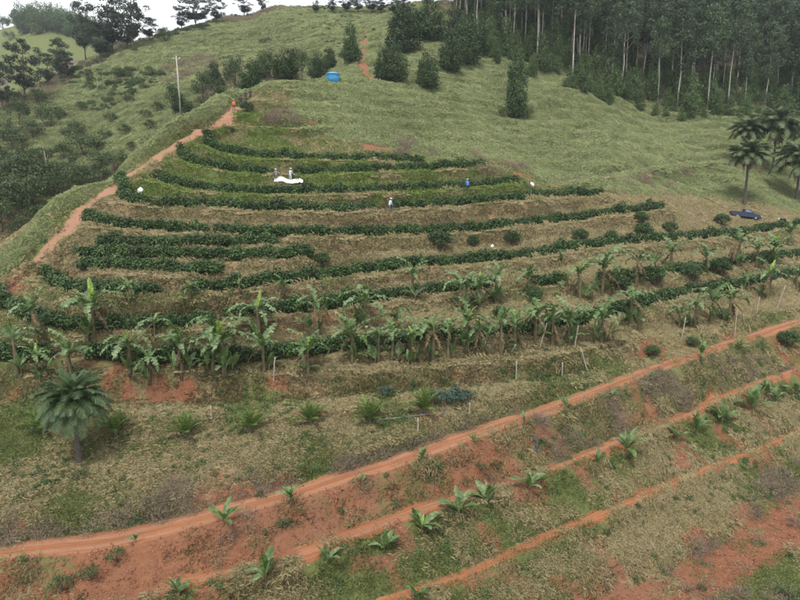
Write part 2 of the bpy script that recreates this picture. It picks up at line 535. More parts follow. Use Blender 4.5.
def leaf_mat(name, c0, c1, c2=None, trans=.25, rough=.55, scale=.35, spec=.25, vary=.35, each=.2):
    """foliage: colour varies plant by plant and in clumps through the plant"""
    m, n, l, out = new_mat(name)
    oi = n.new('ShaderNodeObjectInfo')
    geo = n.new('ShaderNodeNewGeometry')
    nz = noise(n, l, geo.outputs['Position'], 1 / scale, 3)
    f = mrange(n, l, nz, .32, .68)
    c = mixc(n, l, f, c0, c1)
    if c2 is not None:
        c = mixc(n, l, mrange(n, l, oi.outputs['Random'], .25, 1.0, 0, .8), c, c2)
    v = n.new('ShaderNodeHueSaturation')
    tone = math_n(n, l, 'MULTIPLY', mrange(n, l, oi.outputs['Random'], 0, 1, 1 - each, 1 + each), mrange(n, l, geo.outputs['Random Per Island'], 0, 1, 1 - vary, 1 + vary))
    l.new(tone, v.inputs['Value'])
    l.new(mrange(n, l, geo.outputs['Random Per Island'], 0, 1, .5 + .035 * vary, .5 - .02 * vary), v.inputs['Hue'])
    l.new(c, v.inputs['Color'])
    p = n.new('ShaderNodeBsdfPrincipled')
    p.inputs['Roughness'].default_value = rough
    p.inputs['Specular IOR Level'].default_value = spec
    l.new(v.outputs[0], p.inputs['Base Color'])
    if trans > 0:
        t = n.new('ShaderNodeBsdfTranslucent')
        l.new(v.outputs[0], t.inputs['Color'])
        x = n.new('ShaderNodeMixShader')
        x.inputs[0].default_value = trans
        l.new(p.outputs[0], x.inputs[1]); l.new(t.outputs[0], x.inputs[2])
        l.new(x.outputs[0], out.inputs[0])
    else:
        l.new(p.outputs[0], out.inputs[0])
    return m

def plain(name, c0, c1=None, rough=.7, scale=6.0, metal=0.0, spec=.3, bump=0.0, coat=0.0):
    m, n, l, out = new_mat(name)
    tc = n.new('ShaderNodeTexCoord')
    p = n.new('ShaderNodeBsdfPrincipled')
    p.inputs['Roughness'].default_value = rough
    p.inputs['Metallic'].default_value = metal
    p.inputs['Specular IOR Level'].default_value = spec
    p.inputs['Coat Weight'].default_value = coat
    nz = noise(n, l, tc.outputs['Object'], scale, 5)
    l.new(mixc(n, l, mrange(n, l, nz, .35, .65), c0, c1 or tuple(.8 * k for k in c0)), p.inputs['Base Color'])
    if bump:
        b = n.new('ShaderNodeBump'); b.inputs['Strength'].default_value = bump
        l.new(nz, b.inputs['Height']); l.new(b.outputs[0], p.inputs['Normal'])
    l.new(p.outputs[0], out.inputs[0])
    return m

def ground_mat():
    m, n, l, out = new_mat('ground_cover')
    at = n.new('ShaderNodeAttribute'); at.attribute_name = 'cover'
    rd = n.new('ShaderNodeAttribute'); rd.attribute_name = 'rut'
    sep = n.new('ShaderNodeSeparateColor')
    l.new(at.outputs['Color'], sep.inputs[0])
    geo = n.new('ShaderNodeNewGeometry')
    pos = geo.outputs['Position']
    nb = noise(n, l, pos, .12, 4); nm = noise(n, l, pos, .7, 5, .6); nf = noise(n, l, pos, 4.5, 6, .65); nh = noise(n, l, pos, 18, 3, .6)
    jit = math_n(n, l, 'MULTIPLY', math_n(n, l, 'SUBTRACT', math_n(n, l, 'ADD', math_n(n, l, 'MULTIPLY', nf, .6), math_n(n, l, 'MULTIPLY', nm, .4)), .5), 1.7)
    green = mixc(n, l, mrange(n, l, nm, .3, .7), (.075, .105, .03), (.13, .15, .05))
    green = mixc(n, l, mrange(n, l, nh, .35, .7, 0, .5), green, (.15, .14, .06))
    dryc = mixc(n, l, mrange(n, l, nf, .3, .7), (.30, .23, .125), (.17, .125, .07))
    brc = mixc(n, l, mrange(n, l, nf, .35, .65), (.15, .115, .085), (.085, .068, .05))
    soc = mixc(n, l, mrange(n, l, nf, .3, .7), (.265, .118, .062), (.17, .078, .045))
    soc = mixc(n, l, mrange(n, l, nb, .45, .65, 0, .5), soc, (.20, .112, .072))
    def edge(ch, lo, hi, k=1.0):
        return mrange(n, l, math_n(n, l, 'ADD', ch, math_n(n, l, 'MULTIPLY', jit, k)), lo, hi)
    c = mixc(n, l, edge(sep.outputs[1], .25, .75), green, dryc)
    c = mixc(n, l, edge(sep.outputs[2], .35, .7), c, brc)
    c = mixc(n, l, edge(sep.outputs[0], .40, .6), c, soc)
    rdc = mixc(n, l, mrange(n, l, nm, .3, .7), (.39, .155, .064), (.31, .125, .055))
    ln = n.new('ShaderNodeAttribute'); ln.attribute_name = 'lane'
    nl = noise(n, l, ln.outputs['Vector'], 1.0, 5, .6)
    rdc = mixc(n, l, mrange(n, l, nl, .35, .65, 0, .8), rdc, (.21, .085, .045))
    rdc = mixc(n, l, mrange(n, l, nl, .5, .3, 0, .5), rdc, (.44, .21, .11))
    rdc = mixc(n, l, mrange(n, l, nh, .4, .7, 0, .45), rdc, (.21, .098, .06))
    rdc = mixc(n, l, math_n(n, l, 'MULTIPLY', rd.outputs['Fac'], .6), rdc, (.37, .245, .175))
    c = mixc(n, l, edge(at.outputs['Alpha'], .38, .58, .45), c, rdc)
    p = n.new('ShaderNodeBsdfPrincipled')
    p.inputs['Roughness'].default_value = .95
    p.inputs['Specular IOR Level'].default_value = .1
    l.new(c, p.inputs['Base Color'])
    b = n.new('ShaderNodeBump'); b.inputs['Strength'].default_value = .8; b.inputs['Distance'].default_value = .12
    hsum = math_n(n, l, 'ADD', nf, math_n(n, l, 'MULTIPLY', nh, .5))
    l.new(hsum, b.inputs['Height']); l.new(b.outputs[0], p.inputs['Normal'])
    l.new(p.outputs[0], out.inputs[0])
    return m

# ------------------------------------------------------------------ mesh helpers
def mesh_np(name, V, F, mat=None, smooth=False):
    me = bpy.data.meshes.new(name)
    V = np.asarray(V, np.float32)
    if isinstance(F, np.ndarray) and F.ndim == 2:
        k = F.shape[1]
        me.vertices.add(len(V)); me.vertices.foreach_set('co', V.ravel())
        me.loops.add(F.size); me.loops.foreach_set('vertex_index', F.ravel().astype(np.int32))
        me.polygons.add(len(F)); me.polygons.foreach_set('loop_start', np.arange(0, F.size, k, dtype=np.int32))
        me.update(calc_edges=True)
    else:
        me.from_pydata([tuple(map(float, v)) for v in V], [], [tuple(int(i) for i in f) for f in F])
        me.update()
    if smooth:
        me.polygons.foreach_set('use_smooth', np.ones(len(me.polygons), bool))
    if mat is not None:
        me.materials.append(mat)
    return me

def link(name, me, parent=None, loc=(0, 0, 0), rot=(0, 0, 0), scale=1.0):
    o = bpy.data.objects.new(name, me)
    col.objects.link(o)
    o.location = loc
    o.rotation_euler = rot
    o.scale = (scale,) * 3 if isinstance(scale, (int, float)) else scale
    if parent is not None:
        o.parent = parent
    return o

def tag(o, label=None, cat=None, group=None, kind=None):
    for k, v in (('label', label), ('category', cat), ('group', group), ('kind', kind)):
        if v:
            o[k] = v
    return o

def thing(name, label, cat, loc, rz=0, scale=1.0, group=None):
    return tag(link(name, None, None, loc, (0, 0, rz), scale), label, cat, group)

class MB:
    def __init__(s):
        s.V, s.F, s.n = [], [], 0
    def add(s, V, F):
        V = np.asarray(V, float)
        s.V.append(V); s.F += [tuple(i + s.n for i in f) for f in F]; s.n += len(V)
        return s
    def tube(s, path, rad, k=8, cap=True):
        path = np.asarray(path, float)
        rad = np.broadcast_to(np.asarray(rad, float), (len(path),))
        tan = np.gradient(path, axis=0); tan /= np.linalg.norm(tan, axis=1)[:, None] + 1e-9
        ref = np.array([0, 1., 0]) if abs(tan[0, 1]) < .9 else np.array([1., 0, 0])
        V = []
        for p, t, r in zip(path, tan, rad):
            a = np.cross(ref, t); a /= np.linalg.norm(a) + 1e-9
            b = np.cross(t, a)
            ang = np.linspace(0, 2 * np.pi, k, endpoint=False)
            V.append(p + r * (np.cos(ang)[:, None] * a + np.sin(ang)[:, None] * b))
        V = np.vstack(V); F = []
        for i in range(len(path) - 1):
            for j in range(k):
                F.append((i * k + j, i * k + (j + 1) % k, (i + 1) * k + (j + 1) % k, (i + 1) * k + j))
        if cap:
            F.append(tuple(range(k - 1, -1, -1))); F.append(tuple((len(path) - 1) * k + j for j in range(k)))
        return s.add(V, F)
    def box(s, lo, hi):
        x0, y0, z0 = lo; x1, y1, z1 = hi
        V = [(x0,y0,z0),(x1,y0,z0),(x1,y1,z0),(x0,y1,z0),(x0,y0,z1),(x1,y0,z1),(x1,y1,z1),(x0,y1,z1)]
        return s.add(V, [(0,3,2,1),(4,5,6,7),(0,1,5,4),(1,2,6,5),(2,3,7,6),(3,0,4,7)])
    def mesh(s, name, mat, smooth=False):
        return mesh_np(name, np.vstack(s.V), s.F, mat, smooth)

def unit(v):
    return v / (np.linalg.norm(v, axis=-1, keepdims=True) + 1e-9)

def leaf_cards(P, N, size, r, asp=.5):
    """diamond leaves at P, lying roughly across N"""
    n = len(P)
    a = unit(np.cross(N, r.normal(size=(n, 3))))
    b = np.cross(N, a)
    L = (size * r.uniform(.6, 1.35, n))[:, None] * .5
    Wd = L * asp * r.uniform(.7, 1.3, n)[:, None]
    V = np.empty((n, 4, 3))
    V[:, 0] = P - a * L; V[:, 1] = P + b * Wd + N * L * .15; V[:, 2] = P + a * L; V[:, 3] = P - b * Wd + N * L * .15
    F = np.arange(4 * n).reshape(n, 4)
    return V.reshape(-1, 3), F

def clump_cloud(cent, rad, per, r, squash=.8):
    """leaf positions on and inside a set of clumps; normals point out of the clump"""
    P, N = [], []
    for c, q in zip(cent, rad):
        k = max(8, int(per * q * q))
        d = unit(r.normal(size=(k, 3)))
        rr = q * r.uniform(.45, 1.05, k)[:, None]
        P.append(np.array(c) + d * rr * np.array([1, 1, squash]))
        N.append(unit(d + r.normal(size=(k, 3)) * .55 + np.array([0, 0, .25])))
    return np.vstack(P), np.vstack(N)

# ------------------------------------------------------------------ the ground sheet
nx, ny = len(GX), len(GY)
idx = np.arange(nx * ny).reshape(ny, nx)
F = np.stack([idx[:-1, :-1], idx[:-1, 1:], idx[1:, 1:], idx[1:, :-1]], -1).reshape(-1, 4)
me = mesh_np('terrain', np.stack([XX, YY, Z], -1).reshape(-1, 3), F, ground_mat(), True)
ca = me.attributes.new('cover', 'FLOAT_COLOR', 'POINT')
ca.data.foreach_set('color', MASK.reshape(-1, 4).astype(np.float32).ravel())
rut = 1.6 * np.maximum(1 - sstep(1.6, 2.4, dt), (1 - sstep(1.6, 2.6, ds))) * .5 + .8 * np.exp(-((d1 - .45) / .16) ** 2) + .9 * np.exp(-(d2 / .2) ** 2) * .6
ra = me.attributes.new('rut', 'FLOAT', 'POINT')
ra.data.foreach_set('value', rut.astype(np.float32).ravel())
la = me.attributes.new('lane', 'FLOAT_VECTOR', 'POINT')
k1 = (d1 < d2)
lane = np.stack([np.where(k1, a1, a2) * .16, np.where(k1, s1 * d1, s2 * d2) * 4.5, np.where(k1, 0, 9.0)], -1)
la.data.foreach_set('vector', lane.astype(np.float32).reshape(-1, 3).ravel())
terrain = link('terrain', me)
tag(terrain, 'terraced grassy hillside with red earth roads cut across it', kind='structure')

# ------------------------------------------------------------------ foliage materials
M_coffee = leaf_mat('coffee_leaf', (.020, .045, .012), (.050, .094, .022), (.060, .104, .027), .15, .42, .3, .35, .32, .2)
M_shrub = leaf_mat('shrub_leaf', (.032, .060, .020), (.070, .115, .036), (.055, .095, .034), .18, .5, .35)
M_bluegreen = leaf_mat('blue_green_leaf', (.045, .085, .062), (.075, .125, .09), None, .15, .6, .3)
M_weedb = leaf_mat('weedy_bush_leaf', (.05, .085, .03), (.10, .14, .05), None, .25, .6, .3)
M_euc = leaf_mat('eucalyptus_leaf', (.044, .073, .035), (.086, .124, .060), (.068, .105, .05), .25, .6, 1.2)
M_young = leaf_mat('young_eucalyptus_leaf', (.046, .082, .028), (.108, .160, .052), (.09, .14, .05), .22, .6, .9)
M_cedar = leaf_mat('cypress_leaf', (.026, .050, .018), (.062, .098, .032), (.045, .08, .028), .15, .6, .9)
M_skytree = leaf_mat('ragged_tree_leaf', (.030, .042, .028), (.055, .072, .042), (.042, .058, .036), .2, .6, 1.2)
M_bush = leaf_mat('hillside_bush_leaf', (.042, .068, .026), (.086, .118, .044), (.07, .10, .04), .22, .6, .8)
M_banana = leaf_mat('banana_leaf', (.070, .130, .034), (.140, .210, .060), (.15, .20, .095), .3, .42, .5, .45, .3)
M_newleaf = leaf_mat('new_banana_leaf', (.17, .29, .045), (.26, .37, .06), None, .35, .4, .5, .4)
M_deadleaf = leaf_mat('dead_banana_leaf', (.17, .12, .068), (.10, .07, .042), None, .15, .8, .3, .1)
M_frond = leaf_mat('palm_frond', (.046, .082, .030), (.080, .122, .046), None, .2, .5, .6, .35)
M_frond2 = leaf_mat('queen_palm_frond', (.06, .088, .034), (.095, .125, .05), (.075, .10, .05), .2, .5, .6, .3)
M_frond3 = leaf_mat('young_palm_frond', (.085, .135, .03), (.135, .185, .045), None, .25, .5, .4, .3)
M_deadfrond = leaf_mat('dead_frond', (.12, .085, .06), (.075, .055, .042), None, .1, .8, .3, .1)
M_stem = plain('banana_stem', (.13, .115, .055), (.07, .055, .033), .8, 5)
M_trunk = plain('eucalyptus_trunk', (.34, .32, .28), (.17, .15, .125), .85, 1.2)
M_dtrunk = plain('dark_trunk', (.085, .068, .052), (.045, .036, .03), .9, 5, bump=.4)
M_ptrunk = plain('palm_trunk', (.105, .088, .075), (.055, .046, .04), .9, 7, bump=.5)
M_wood = plain('weathered_wood', (.36, .32, .26), (.21, .18, .145), .9, 8, bump=.3)

def trunk_mb(h, r0, r1, bend, r, k=7, n=7, z0=-.4):
    t = np.linspace(0, 1, n)
    off = np.cumsum(r.normal(0, bend, (n, 2)), axis=0) * np.minimum(1, t[:, None] * 3)
    path = np.column_stack([off, z0 + (h - z0) * t])
    return MB().tube(path, r0 + (r1 - r0) * t ** .8, k), path

def limbs(mb, path, cent, rad, r, base=.6):
    for c, q in zip(cent, rad):
        z = max(path[0, 2], c[2] - r.uniform(.4, 1.0) * (1 + np.hypot(c[0], c[1])) * 1.0)
        p0 = np.array([np.interp(z, path[:, 2], path[:, 0]), np.interp(z, path[:, 2], path[:, 1]), z])
        mid = (p0 + c) / 2 + r.normal(0, .1, 3) + np.array([0, 0, -.1 * np.linalg.norm(c - p0)])
        mb.tube([p0, mid, c], [base, base * .6, base * .25], 5, False)

def tall_euc(seed):
    r = np.random.default_rng(seed)
    h = 29.0
    tm, path = trunk_mb(h - .5, .23, .05, .16, r)
    nC = 64
    z = h * r.uniform(.38 if seed % 2 else .52, .99, nC)
    spread = np.clip((h - z) / 6, .15, 1) * np.clip((z - h * .38) / 4 + .35, .3, 1)
    a = r.uniform(0, 2 * np.pi, nC)
    rr = 3.6 * spread * r.uniform(.2, 1, nC)
    cent = np.column_stack([np.cos(a) * rr, np.sin(a) * rr, z])
    cent[:, 0] += np.interp(z, path[:, 2], path[:, 0]); cent[:, 1] += np.interp(z, path[:, 2], path[:, 1])
    rad = r.uniform(.95, 1.75, nC)
    limbs(tm, path, cent[::2], rad[::2], r, .06)
    P, N = clump_cloud(cent, rad, 34, r, .8)
    return tm.mesh('tall_eucalyptus_trunk', M_trunk, True), mesh_np('tall_eucalyptus_crown', *leaf_cards(P, N, .62, r, .45), M_euc)

def cone_tree(seed, mat, h=9.0, rb=2.3, start=.06, nC=95, size=.42, per=26):
    r = np.random.default_rng(seed)
    tm, path = trunk_mb(h * .93, .14, .03, .05, r)
    u = r.uniform(0, 1, nC)
    z = h * (start + (1 - start) * (1 - np.sqrt(1 - u * .985)))
    prof = np.clip((1 - z / h), 0.03, 1) ** (.62 if nC < 100 else .46) * np.clip(z / h / .16, .62, 1)
    a = r.uniform(0, 2 * np.pi, nC)
    rr = rb * prof * np.sqrt(r.uniform(.15, 1, nC)) * (1 + .25 * np.sin(3 * a + seed))
    cent = np.column_stack([np.cos(a) * rr, np.sin(a) * rr, z])
    rad = (.34 + .5 * prof) * r.uniform(.75, 1.25, nC)
    P, N = clump_cloud(cent, rad, per * 2.0, r, 1.15)
    N = unit(N + np.array([0, 0, .2]))
    return tm.mesh('young_eucalyptus_trunk', M_dtrunk, True), mesh_np('young_eucalyptus_crown', *leaf_cards(P, N, size, r, .42), mat)

def ragged_tree(seed, h=15.0, w=5.0):
    r = np.random.default_rng(seed)
    tm, path = trunk_mb(h * .8, .24, .07, .22, r)
    nC = 64
    a = r.uniform(0, 2 * np.pi, nC)
    z = h * r.uniform(.26, .98, nC)
    prof = np.sin(np.clip((z / h - .25) / .8, 0, 1) * np.pi) ** .6
    rr = w * prof * r.uniform(.2, 1, nC)
    cent = np.column_stack([np.cos(a) * rr, np.sin(a) * rr, z])
    rad = r.uniform(.6, 1.5, nC)
    limbs(tm, path, cent[::2], rad, r, .085)
    P, N = clump_cloud(cent, rad, 70, r, .68)
    return tm.mesh('ragged_trunk', M_dtrunk, True), mesh_np('ragged_crown', *leaf_cards(P, N, .48, r, .5), M_skytree)

def round_tree(seed, mat, h=5.0, w=2.4, nC=44, size=.3, per=60):
    r = np.random.default_rng(seed)
    tm, path = trunk_mb(h * .6, .11, .04, .08, r)
    d = unit(r.normal(size=(nC, 3)))
    d[:, 2] = np.abs(d[:, 2]) * 1.0 - .25
    q = r.uniform(.45, 1, nC)[:, None] ** .6
    cent = d * q * np.array([w, w, h * .46]) + np.array([0, 0, h * .48])
    cent[:, 2] = np.maximum(cent[:, 2], .35 if w > 2 else .22)
    rad = r.uniform(.45, .95, nC) * w / 2.4
    limbs(tm, path, cent[::2], rad[::2], r, .035)
    P, N = clump_cloud(cent, rad, per, r, .85)
    return tm.mesh('round_trunk', M_dtrunk, True), mesh_np('round_crown', *leaf_cards(P, N, size, r, .5), mat)

PT = {
 'tall': [tall_euc(s) for s in range(20, 25)],
 'cone': [cone_tree(s, M_young, nC=95) for s in range(30, 34)],
 'cedar': [cone_tree(s, M_cedar, h=9.0, rb=2.4, nC=150, size=.36, per=40) for s in range(40, 43)],
 'ragged': [ragged_tree(s) for s in range(50, 54)],
 'bushy': [round_tree(s, M_bush) for s in range(60, 64)],
 'shrub': [round_tree(s, M_shrub, 1.9, 1.0, 60, .15, 420) for s in range(70, 74)],
 'weedy': [round_tree(s, M_weedb, 1.7, 1.0, 26, .17, 210) for s in range(64, 68)],
 'blue': [round_tree(s, M_bluegreen, 1.3, .85, 30, .14, 330) for s in range(75, 77)],
}
def plant_tree(name, label, cat, kind, loc, scale, group=None, k=None, names=('trunk', 'crown')):
    tr, cr = PT[kind][(k if k is not None else rng.integers(99)) % len(PT[kind])]
    t = thing(name, label, cat, (loc[0], loc[1], loc[2]), rng.uniform(0, 6.28), scale, group)
    link(names[0], tr, t); link(names[1], cr, t)
    return t

ORD = ['leftmost', 'second', 'third', 'fourth', 'fifth', 'sixth', 'seventh', 'eighth', 'ninth', 'tenth', 'eleventh', 'twelfth', 'thirteenth', 'fourteenth', 'fifteenth', 'sixteenth', 'seventeenth', 'eighteenth', 'nineteenth', 'twentieth',
       'twenty-first', 'twenty-second', 'twenty-third', 'twenty-fourth', 'twenty-fifth', 'twenty-sixth', 'twenty-seventh', 'twenty-eighth', 'twenty-ninth', 'thirtieth', 'thirty-first', 'thirty-second', 'thirty-third', 'thirty-fourth', 'thirty-fifth', 'thirty-sixth', 'thirty-seventh', 'thirty-eighth']
ORD += ['thirty-ninth', 'fortieth'] + ['forty-' + w_ for w_ in ('first', 'second', 'third', 'fourth', 'fifth', 'sixth', 'seventh', 'eighth', 'ninth')] + ['fiftieth']
def nth(i):
    return ORD[0] if i == 0 else ORD[i] + ' from left'

# ------------------------------------------------------------------ coffee hedges on the terraces
def coffee_mesh(seed):
    r = np.random.default_rng(seed)
    nC = 16
    d = unit(r.normal(size=(nC, 3))); d[:, 2] = np.abs(d[:, 2])
    cent = d * r.uniform(.3, 1, nC)[:, None] * np.array([.48, .48, .72]) + np.array([0, 0, .42])
    rad = r.uniform(.24, .40, nC)
    P, N = clump_cloud(cent, rad, 420, r, .9)
    N = unit(N + np.array([0, 0, .35]))
    V, Fc = leaf_cards(P, N, .19, r, .5)
    stem = MB()
    for _ in range(5):
        a = r.uniform(0, 6.28)
        stem.tube([(0, 0, -.2), (.12 * math.cos(a), .12 * math.sin(a), .5)], [.03, .015], 4)
    Vs = np.vstack(stem.V)
    me = mesh_np('coffee_bush', np.vstack([V, Vs]), [tuple(f) for f in Fc] + [tuple(i + len(V) for i in f) for f in stem.F], M_coffee)
    me.materials.append(M_dtrunk)
    mi = np.zeros(len(me.polygons), np.int32); mi[len(Fc):] = 1
    me.polygons.foreach_set('material_index', mi)
    return me
COFFEE = [coffee_mesh(s) for s in range(80, 86)]
ROWLAB = {
 'r1': 'topmost and shortest coffee hedge curving round the crown of the terraced knoll',
 'r2': 'coffee hedge second from the top of the knoll, behind the white sheet',
 'r3': 'coffee hedge third from the top, where the worker in blue stands',
 'r4': 'coffee hedge fourth from the top, ending in a hook by the dirt track',
 'r5': 'long coffee hedge above the round shrubs, fifth from the top',
 'r6a': 'upper of three short coffee hedges on the left of the knoll',
 'r6b': 'middle of three short coffee hedges, reaching toward the lone round shrub',
 'r6c': 'lowest and shortest of the three short coffee hedges at left',
 'r7': 'long coffee hedge just below the round shrubs, curling round the left flank',
 'r8': 'coffee hedge running through the upper banana plants, second from the bottom',
 'r9': 'lowest coffee hedge, behind the bottom banana plants above the earth bank',
}
GAPS = {'r5': [(208, 214), (292, 298), (452, 460)], 'r4': [(205, 211), (375, 391)], 'r6a': [(213, 218)], 'r6b': [(140, 146), (282, 286)], 'r1': [(330, 334)], 'r2': [(272, 296)], 'r7': [(160, 186), (208, 214)], 'r8': [(130, 138), (212, 225), (490, 530), (560, 600)], 'r9': [(52, 84), (490, 500)]}
for k, w in W.items():
    s = np.concatenate([[0], np.cumsum(np.linalg.norm(np.diff(w[:, :2], axis=0), axis=1))])
    root = thing('coffee_hedge', ROWLAB[k], 'hedge', tuple(w[len(w) // 2]), group='coffee hedges along the terraces')
    o0 = np.array(root.location)
    q = 0
    while q < s[-1]:
        p = np.array([np.interp(q, s, w[:, i]) for i in range(3)])
        q += rng.uniform(.40, .56)
        u, v = project(p[0], p[1], p[2])
        if u < -25 or u > 825 or any(a < u < b for a, b in GAPS.get(k, [])) or rng.random() < .012:
            continue
        p[:2] += rng.normal(0, .06, 2)
        sz = rng.uniform(.92, 1.10) * (1.0 if k in ('r1', 'r2', 'r3') else 1.02 if k in ('r4', 'r5') else 1.0)
        if rng.random() < .04:
            sz *= 1.2
        z = zat(p[0], p[1]) - .04
        link('bush', COFFEE[rng.integers(6)], root, tuple(np.array([p[0], p[1], z]) - o0), (0, 0, rng.uniform(0, 6.28)), (sz * 1.12, sz * 1.12, sz * rng.uniform(1.0, 1.16)))

# ------------------------------------------------------------------ banana plants
def banana_leaf(seed, e0, e1, L=1.0, wid=.26, tear=.5, fold=.25):
    """leaf of length L leaving along +x at elevation e0, bending to e1; blade torn into strips"""
    r = np.random.default_rng(seed)
    n = 13
    el = np.radians(np.linspace(e0, e1, n) + 0)
    ds_ = L / (n - 1)
    x = np.concatenate([[0], np.cumsum(np.cos(el[:-1]) * ds_)]); z = np.concatenate([[0], np.cumsum(np.sin(el[:-1]) * ds_)])
    s = np.linspace(0, 1, n)
    yaw = np.cumsum(r.normal(0, .012, n))
    prof = wid * np.where(s < .14, .06, np.clip(np.sin(np.clip((s - .12) / .9, 0, 1) ** .75 * np.pi) ** .55, .05, 1))
    V, Fa = [], []
    for i in range(n - 1):
        for sd in (-1, 1):
            wi, wj = prof[i], prof[i + 1]
            cut = r.uniform(0, tear) if s[i] > .2 else 0
            sag = r.uniform(-.02, .10) * (1 if tear > .2 else .3)
            b = len(V)
            sw = .12 * wi
            V += [(x[i], yaw[i], z[i]), (x[i + 1], yaw[i + 1], z[i + 1]),
                  (x[i + 1] + sw - cut * ds_ * .8, yaw[i + 1] + sd * wj, z[i + 1] + wj * fold - sag),
                  (x[i] + sw, yaw[i] + sd * wi, z[i] + wi * fold - sag)]
            Fa.append((b, b + 1, b + 2, b + 3) if sd < 0 else (b + 3, b + 2, b + 1, b))
    mb = MB().add(V, Fa)
    mb.tube(np.column_stack([x, yaw, z - .006]), np.linspace(.022, .004, n), 4, False)
    return mb.mesh('banana_leaf', M_banana)
BL = [banana_leaf(s, e0, e1, 1, wd, tr) for s, e0, e1, wd, tr in ((1, 70, -50, .105, .8), (2, 60, -60, .11, .9), (3, 80, 5, .12, .5), (4, 48, -72, .10, 1.0), (5, 66, -28, .115, .6), (6, 36, -70, .10, 1.0), (7, 76, -35, .105, .7))]
BLY = [banana_leaf(s, e0, e1, 1, wd, .12) for s, e0, e1, wd in ((11, 78, 42, .14), (12, 68, 15, .15), (13, 58, -8, .15), (14, 83, 62, .135), (15, 42, -22, .145))]
BU = [banana_leaf(s, e0, e1, 1, wd, .05, .5) for s, e0, e1, wd in ((21, 86, 62, .10), (22, 80, 40, .115))]
for m_ in BU:
    m_.materials[0] = M_newleaf
BD = [banana_leaf(s, e0, -88, 1, .09, .9, -.2) for s, e0 in ((31, -20), (32, -45), (33, 5))]
for m_ in BD:
    m_.materials[0] = M_deadleaf
def stem_mesh(seed, h, r0):
    r = np.random.default_rng(seed)
    t = np.linspace(0, 1, 6)
    lean = r.normal(0, .05, 2)
    path = np.column_stack([lean[0] * t * t * h, lean[1] * t * t * h, -.2 + (h + .2) * t])
    return MB().tube(path, r0 * (1 - .5 * t) * (1 + .06 * r.normal(size=6)), 9).mesh('banana_stem', M_stem, True), path[-1]
STEMS = [stem_mesh(s, 1.0, .075) for s in range(5)]

def banana(label, loc, H, kind, group, seed):
    """H: overall height; kind: mature / young / spear"""
    r = np.random.default_rng(seed)
    t = thing('banana_plant', label, 'banana plant', tuple(loc), r.uniform(0, 6.28), 1.0, group)
    if kind == 'mature':
        hs, L, nl, lib = H * .56, H * .60, r.integers(8, 12), BL
    elif kind == 'droopy':
        hs, L, nl, lib = H * .62, H * .54, r.integers(7, 10), BL
    else:
        hs, L, nl, lib = H * .26, H * .78, r.integers(6, 9), BLY
    sm, top = STEMS[r.integers(5)]
    link('stem', sm, t, (0, 0, 0), (0, 0, 0), (hs * (1.0 if kind != 'young' else 1.5), hs * (1.0 if kind != 'young' else 1.5), hs))
    tp = np.array([top[0] * hs, top[1] * hs, hs * .97])
    a0 = r.uniform(0, 6.28)
    for i in range(nl):
        a = a0 + i * 2.4 + r.normal(0, .25)
        sc_ = L * r.uniform(.75, 1.12)
        link('leaf', lib[(i + r.integers(2)) % len(lib)], t, tuple(tp - np.array([0, 0, .05 * i * hs * .3])), (r.normal(0, .12), r.normal(0, .12), a), (sc_, sc_ * r.uniform(.85, 1.15), sc_))
    if r.random() < (.45 if kind != 'young' else .7):
        link('new_leaf', BU[r.integers(2)], t, tuple(tp), (r.normal(0, .1), r.normal(0, .1), r.uniform(0, 6.28)), L * r.uniform(.40, .68))
    if kind != 'young':
        for i in range(r.integers(1, 4)):
            link('dead_leaf', BD[r.integers(3)], t, tuple(tp * np.array([1, 1, r.uniform(.78, .96)])), (0, r.normal(0, .1), r.uniform(0, 6.28)), hs * r.uniform(.55, .85))
        for i in range(r.integers(1, 4)):            # suckers at the foot
            a = r.uniform(0, 6.28); q = r.uniform(.3, .6)
            b = np.array([q * math.cos(a), q * math.sin(a), 0])
            b[2] = zat(loc[0] + b[0], loc[1] + b[1]) - loc[2] if False else -.05
            s_ = link('sucker', STEMS[r.integers(5)][0], t, tuple(b), (0, 0, 0), (.6, .6, hs * .22))
            k_ = H * r.uniform(.24, .40)
            for j in range(5):
                link('leaf', BLY[r.integers(5)], s_, (0, 0, .95), (0, 0, r.uniform(0, 6.28)), (k_ / .6, k_ / .6, k_ / (hs * .22)))
    return t

TOPB = [(35,339,44),(94,341,60),(155,339,27),(259,339,50),(315,334,46),(364,329,48),(412,301,40),(396,340,38),(460,313,44),(495,303,38),(528,297,34),(567,290,20),(602,296,48),(636,286,40),(670,275,34),(707,274,30),(737,268,40),(773,268,34),(788,246,22),(655,280,30),(756,270,32),(480,308,36),(580,300,40),(130,300,22),(190,300,20),(240,298,20),(283,300,24),(560,262,14)]
BOTB = [(18,379,52),(38,381,40),(72,382,46),(131,380,48),(182,380,52),(213,378,62),(224,373,56),(264,372,44),(308,380,44),(352,371,48),(378,365,42),(433,364,52),(466,352,46),(480,358,34),(501,358,48),(535,347,46),(569,346,44),(601,345,48),(631,333,44),(710,330,40),(728,325,38),(679,331,28),(767,305,38),(796,299,26),(748,300,22),(392,366,40),(412,368,44),(448,362,44),(515,352,40),(552,350,40),(694,333,34),(150,381,38)]
YNGB = [(180,600,34),(266,583,40),(327,567,30),(384,553,27),(422,534,34),(459,518,34),(487,507,34),(529,492,30),(597,467,22),(627,456,34),(677,443,24),(697,434,26),(722,424,26),(752,412,30),(775,404,22),(795,397,22),(418,603,26),(765,395,18)]
RDB = [(136,543,14),(224,526,30),(291,505,30),(362,484,12),(422,461,16),(474,444,14),(524,424,14),(565,409,16),(612,399,14),(651,382,12),(701,358,20),(739,349,14)]
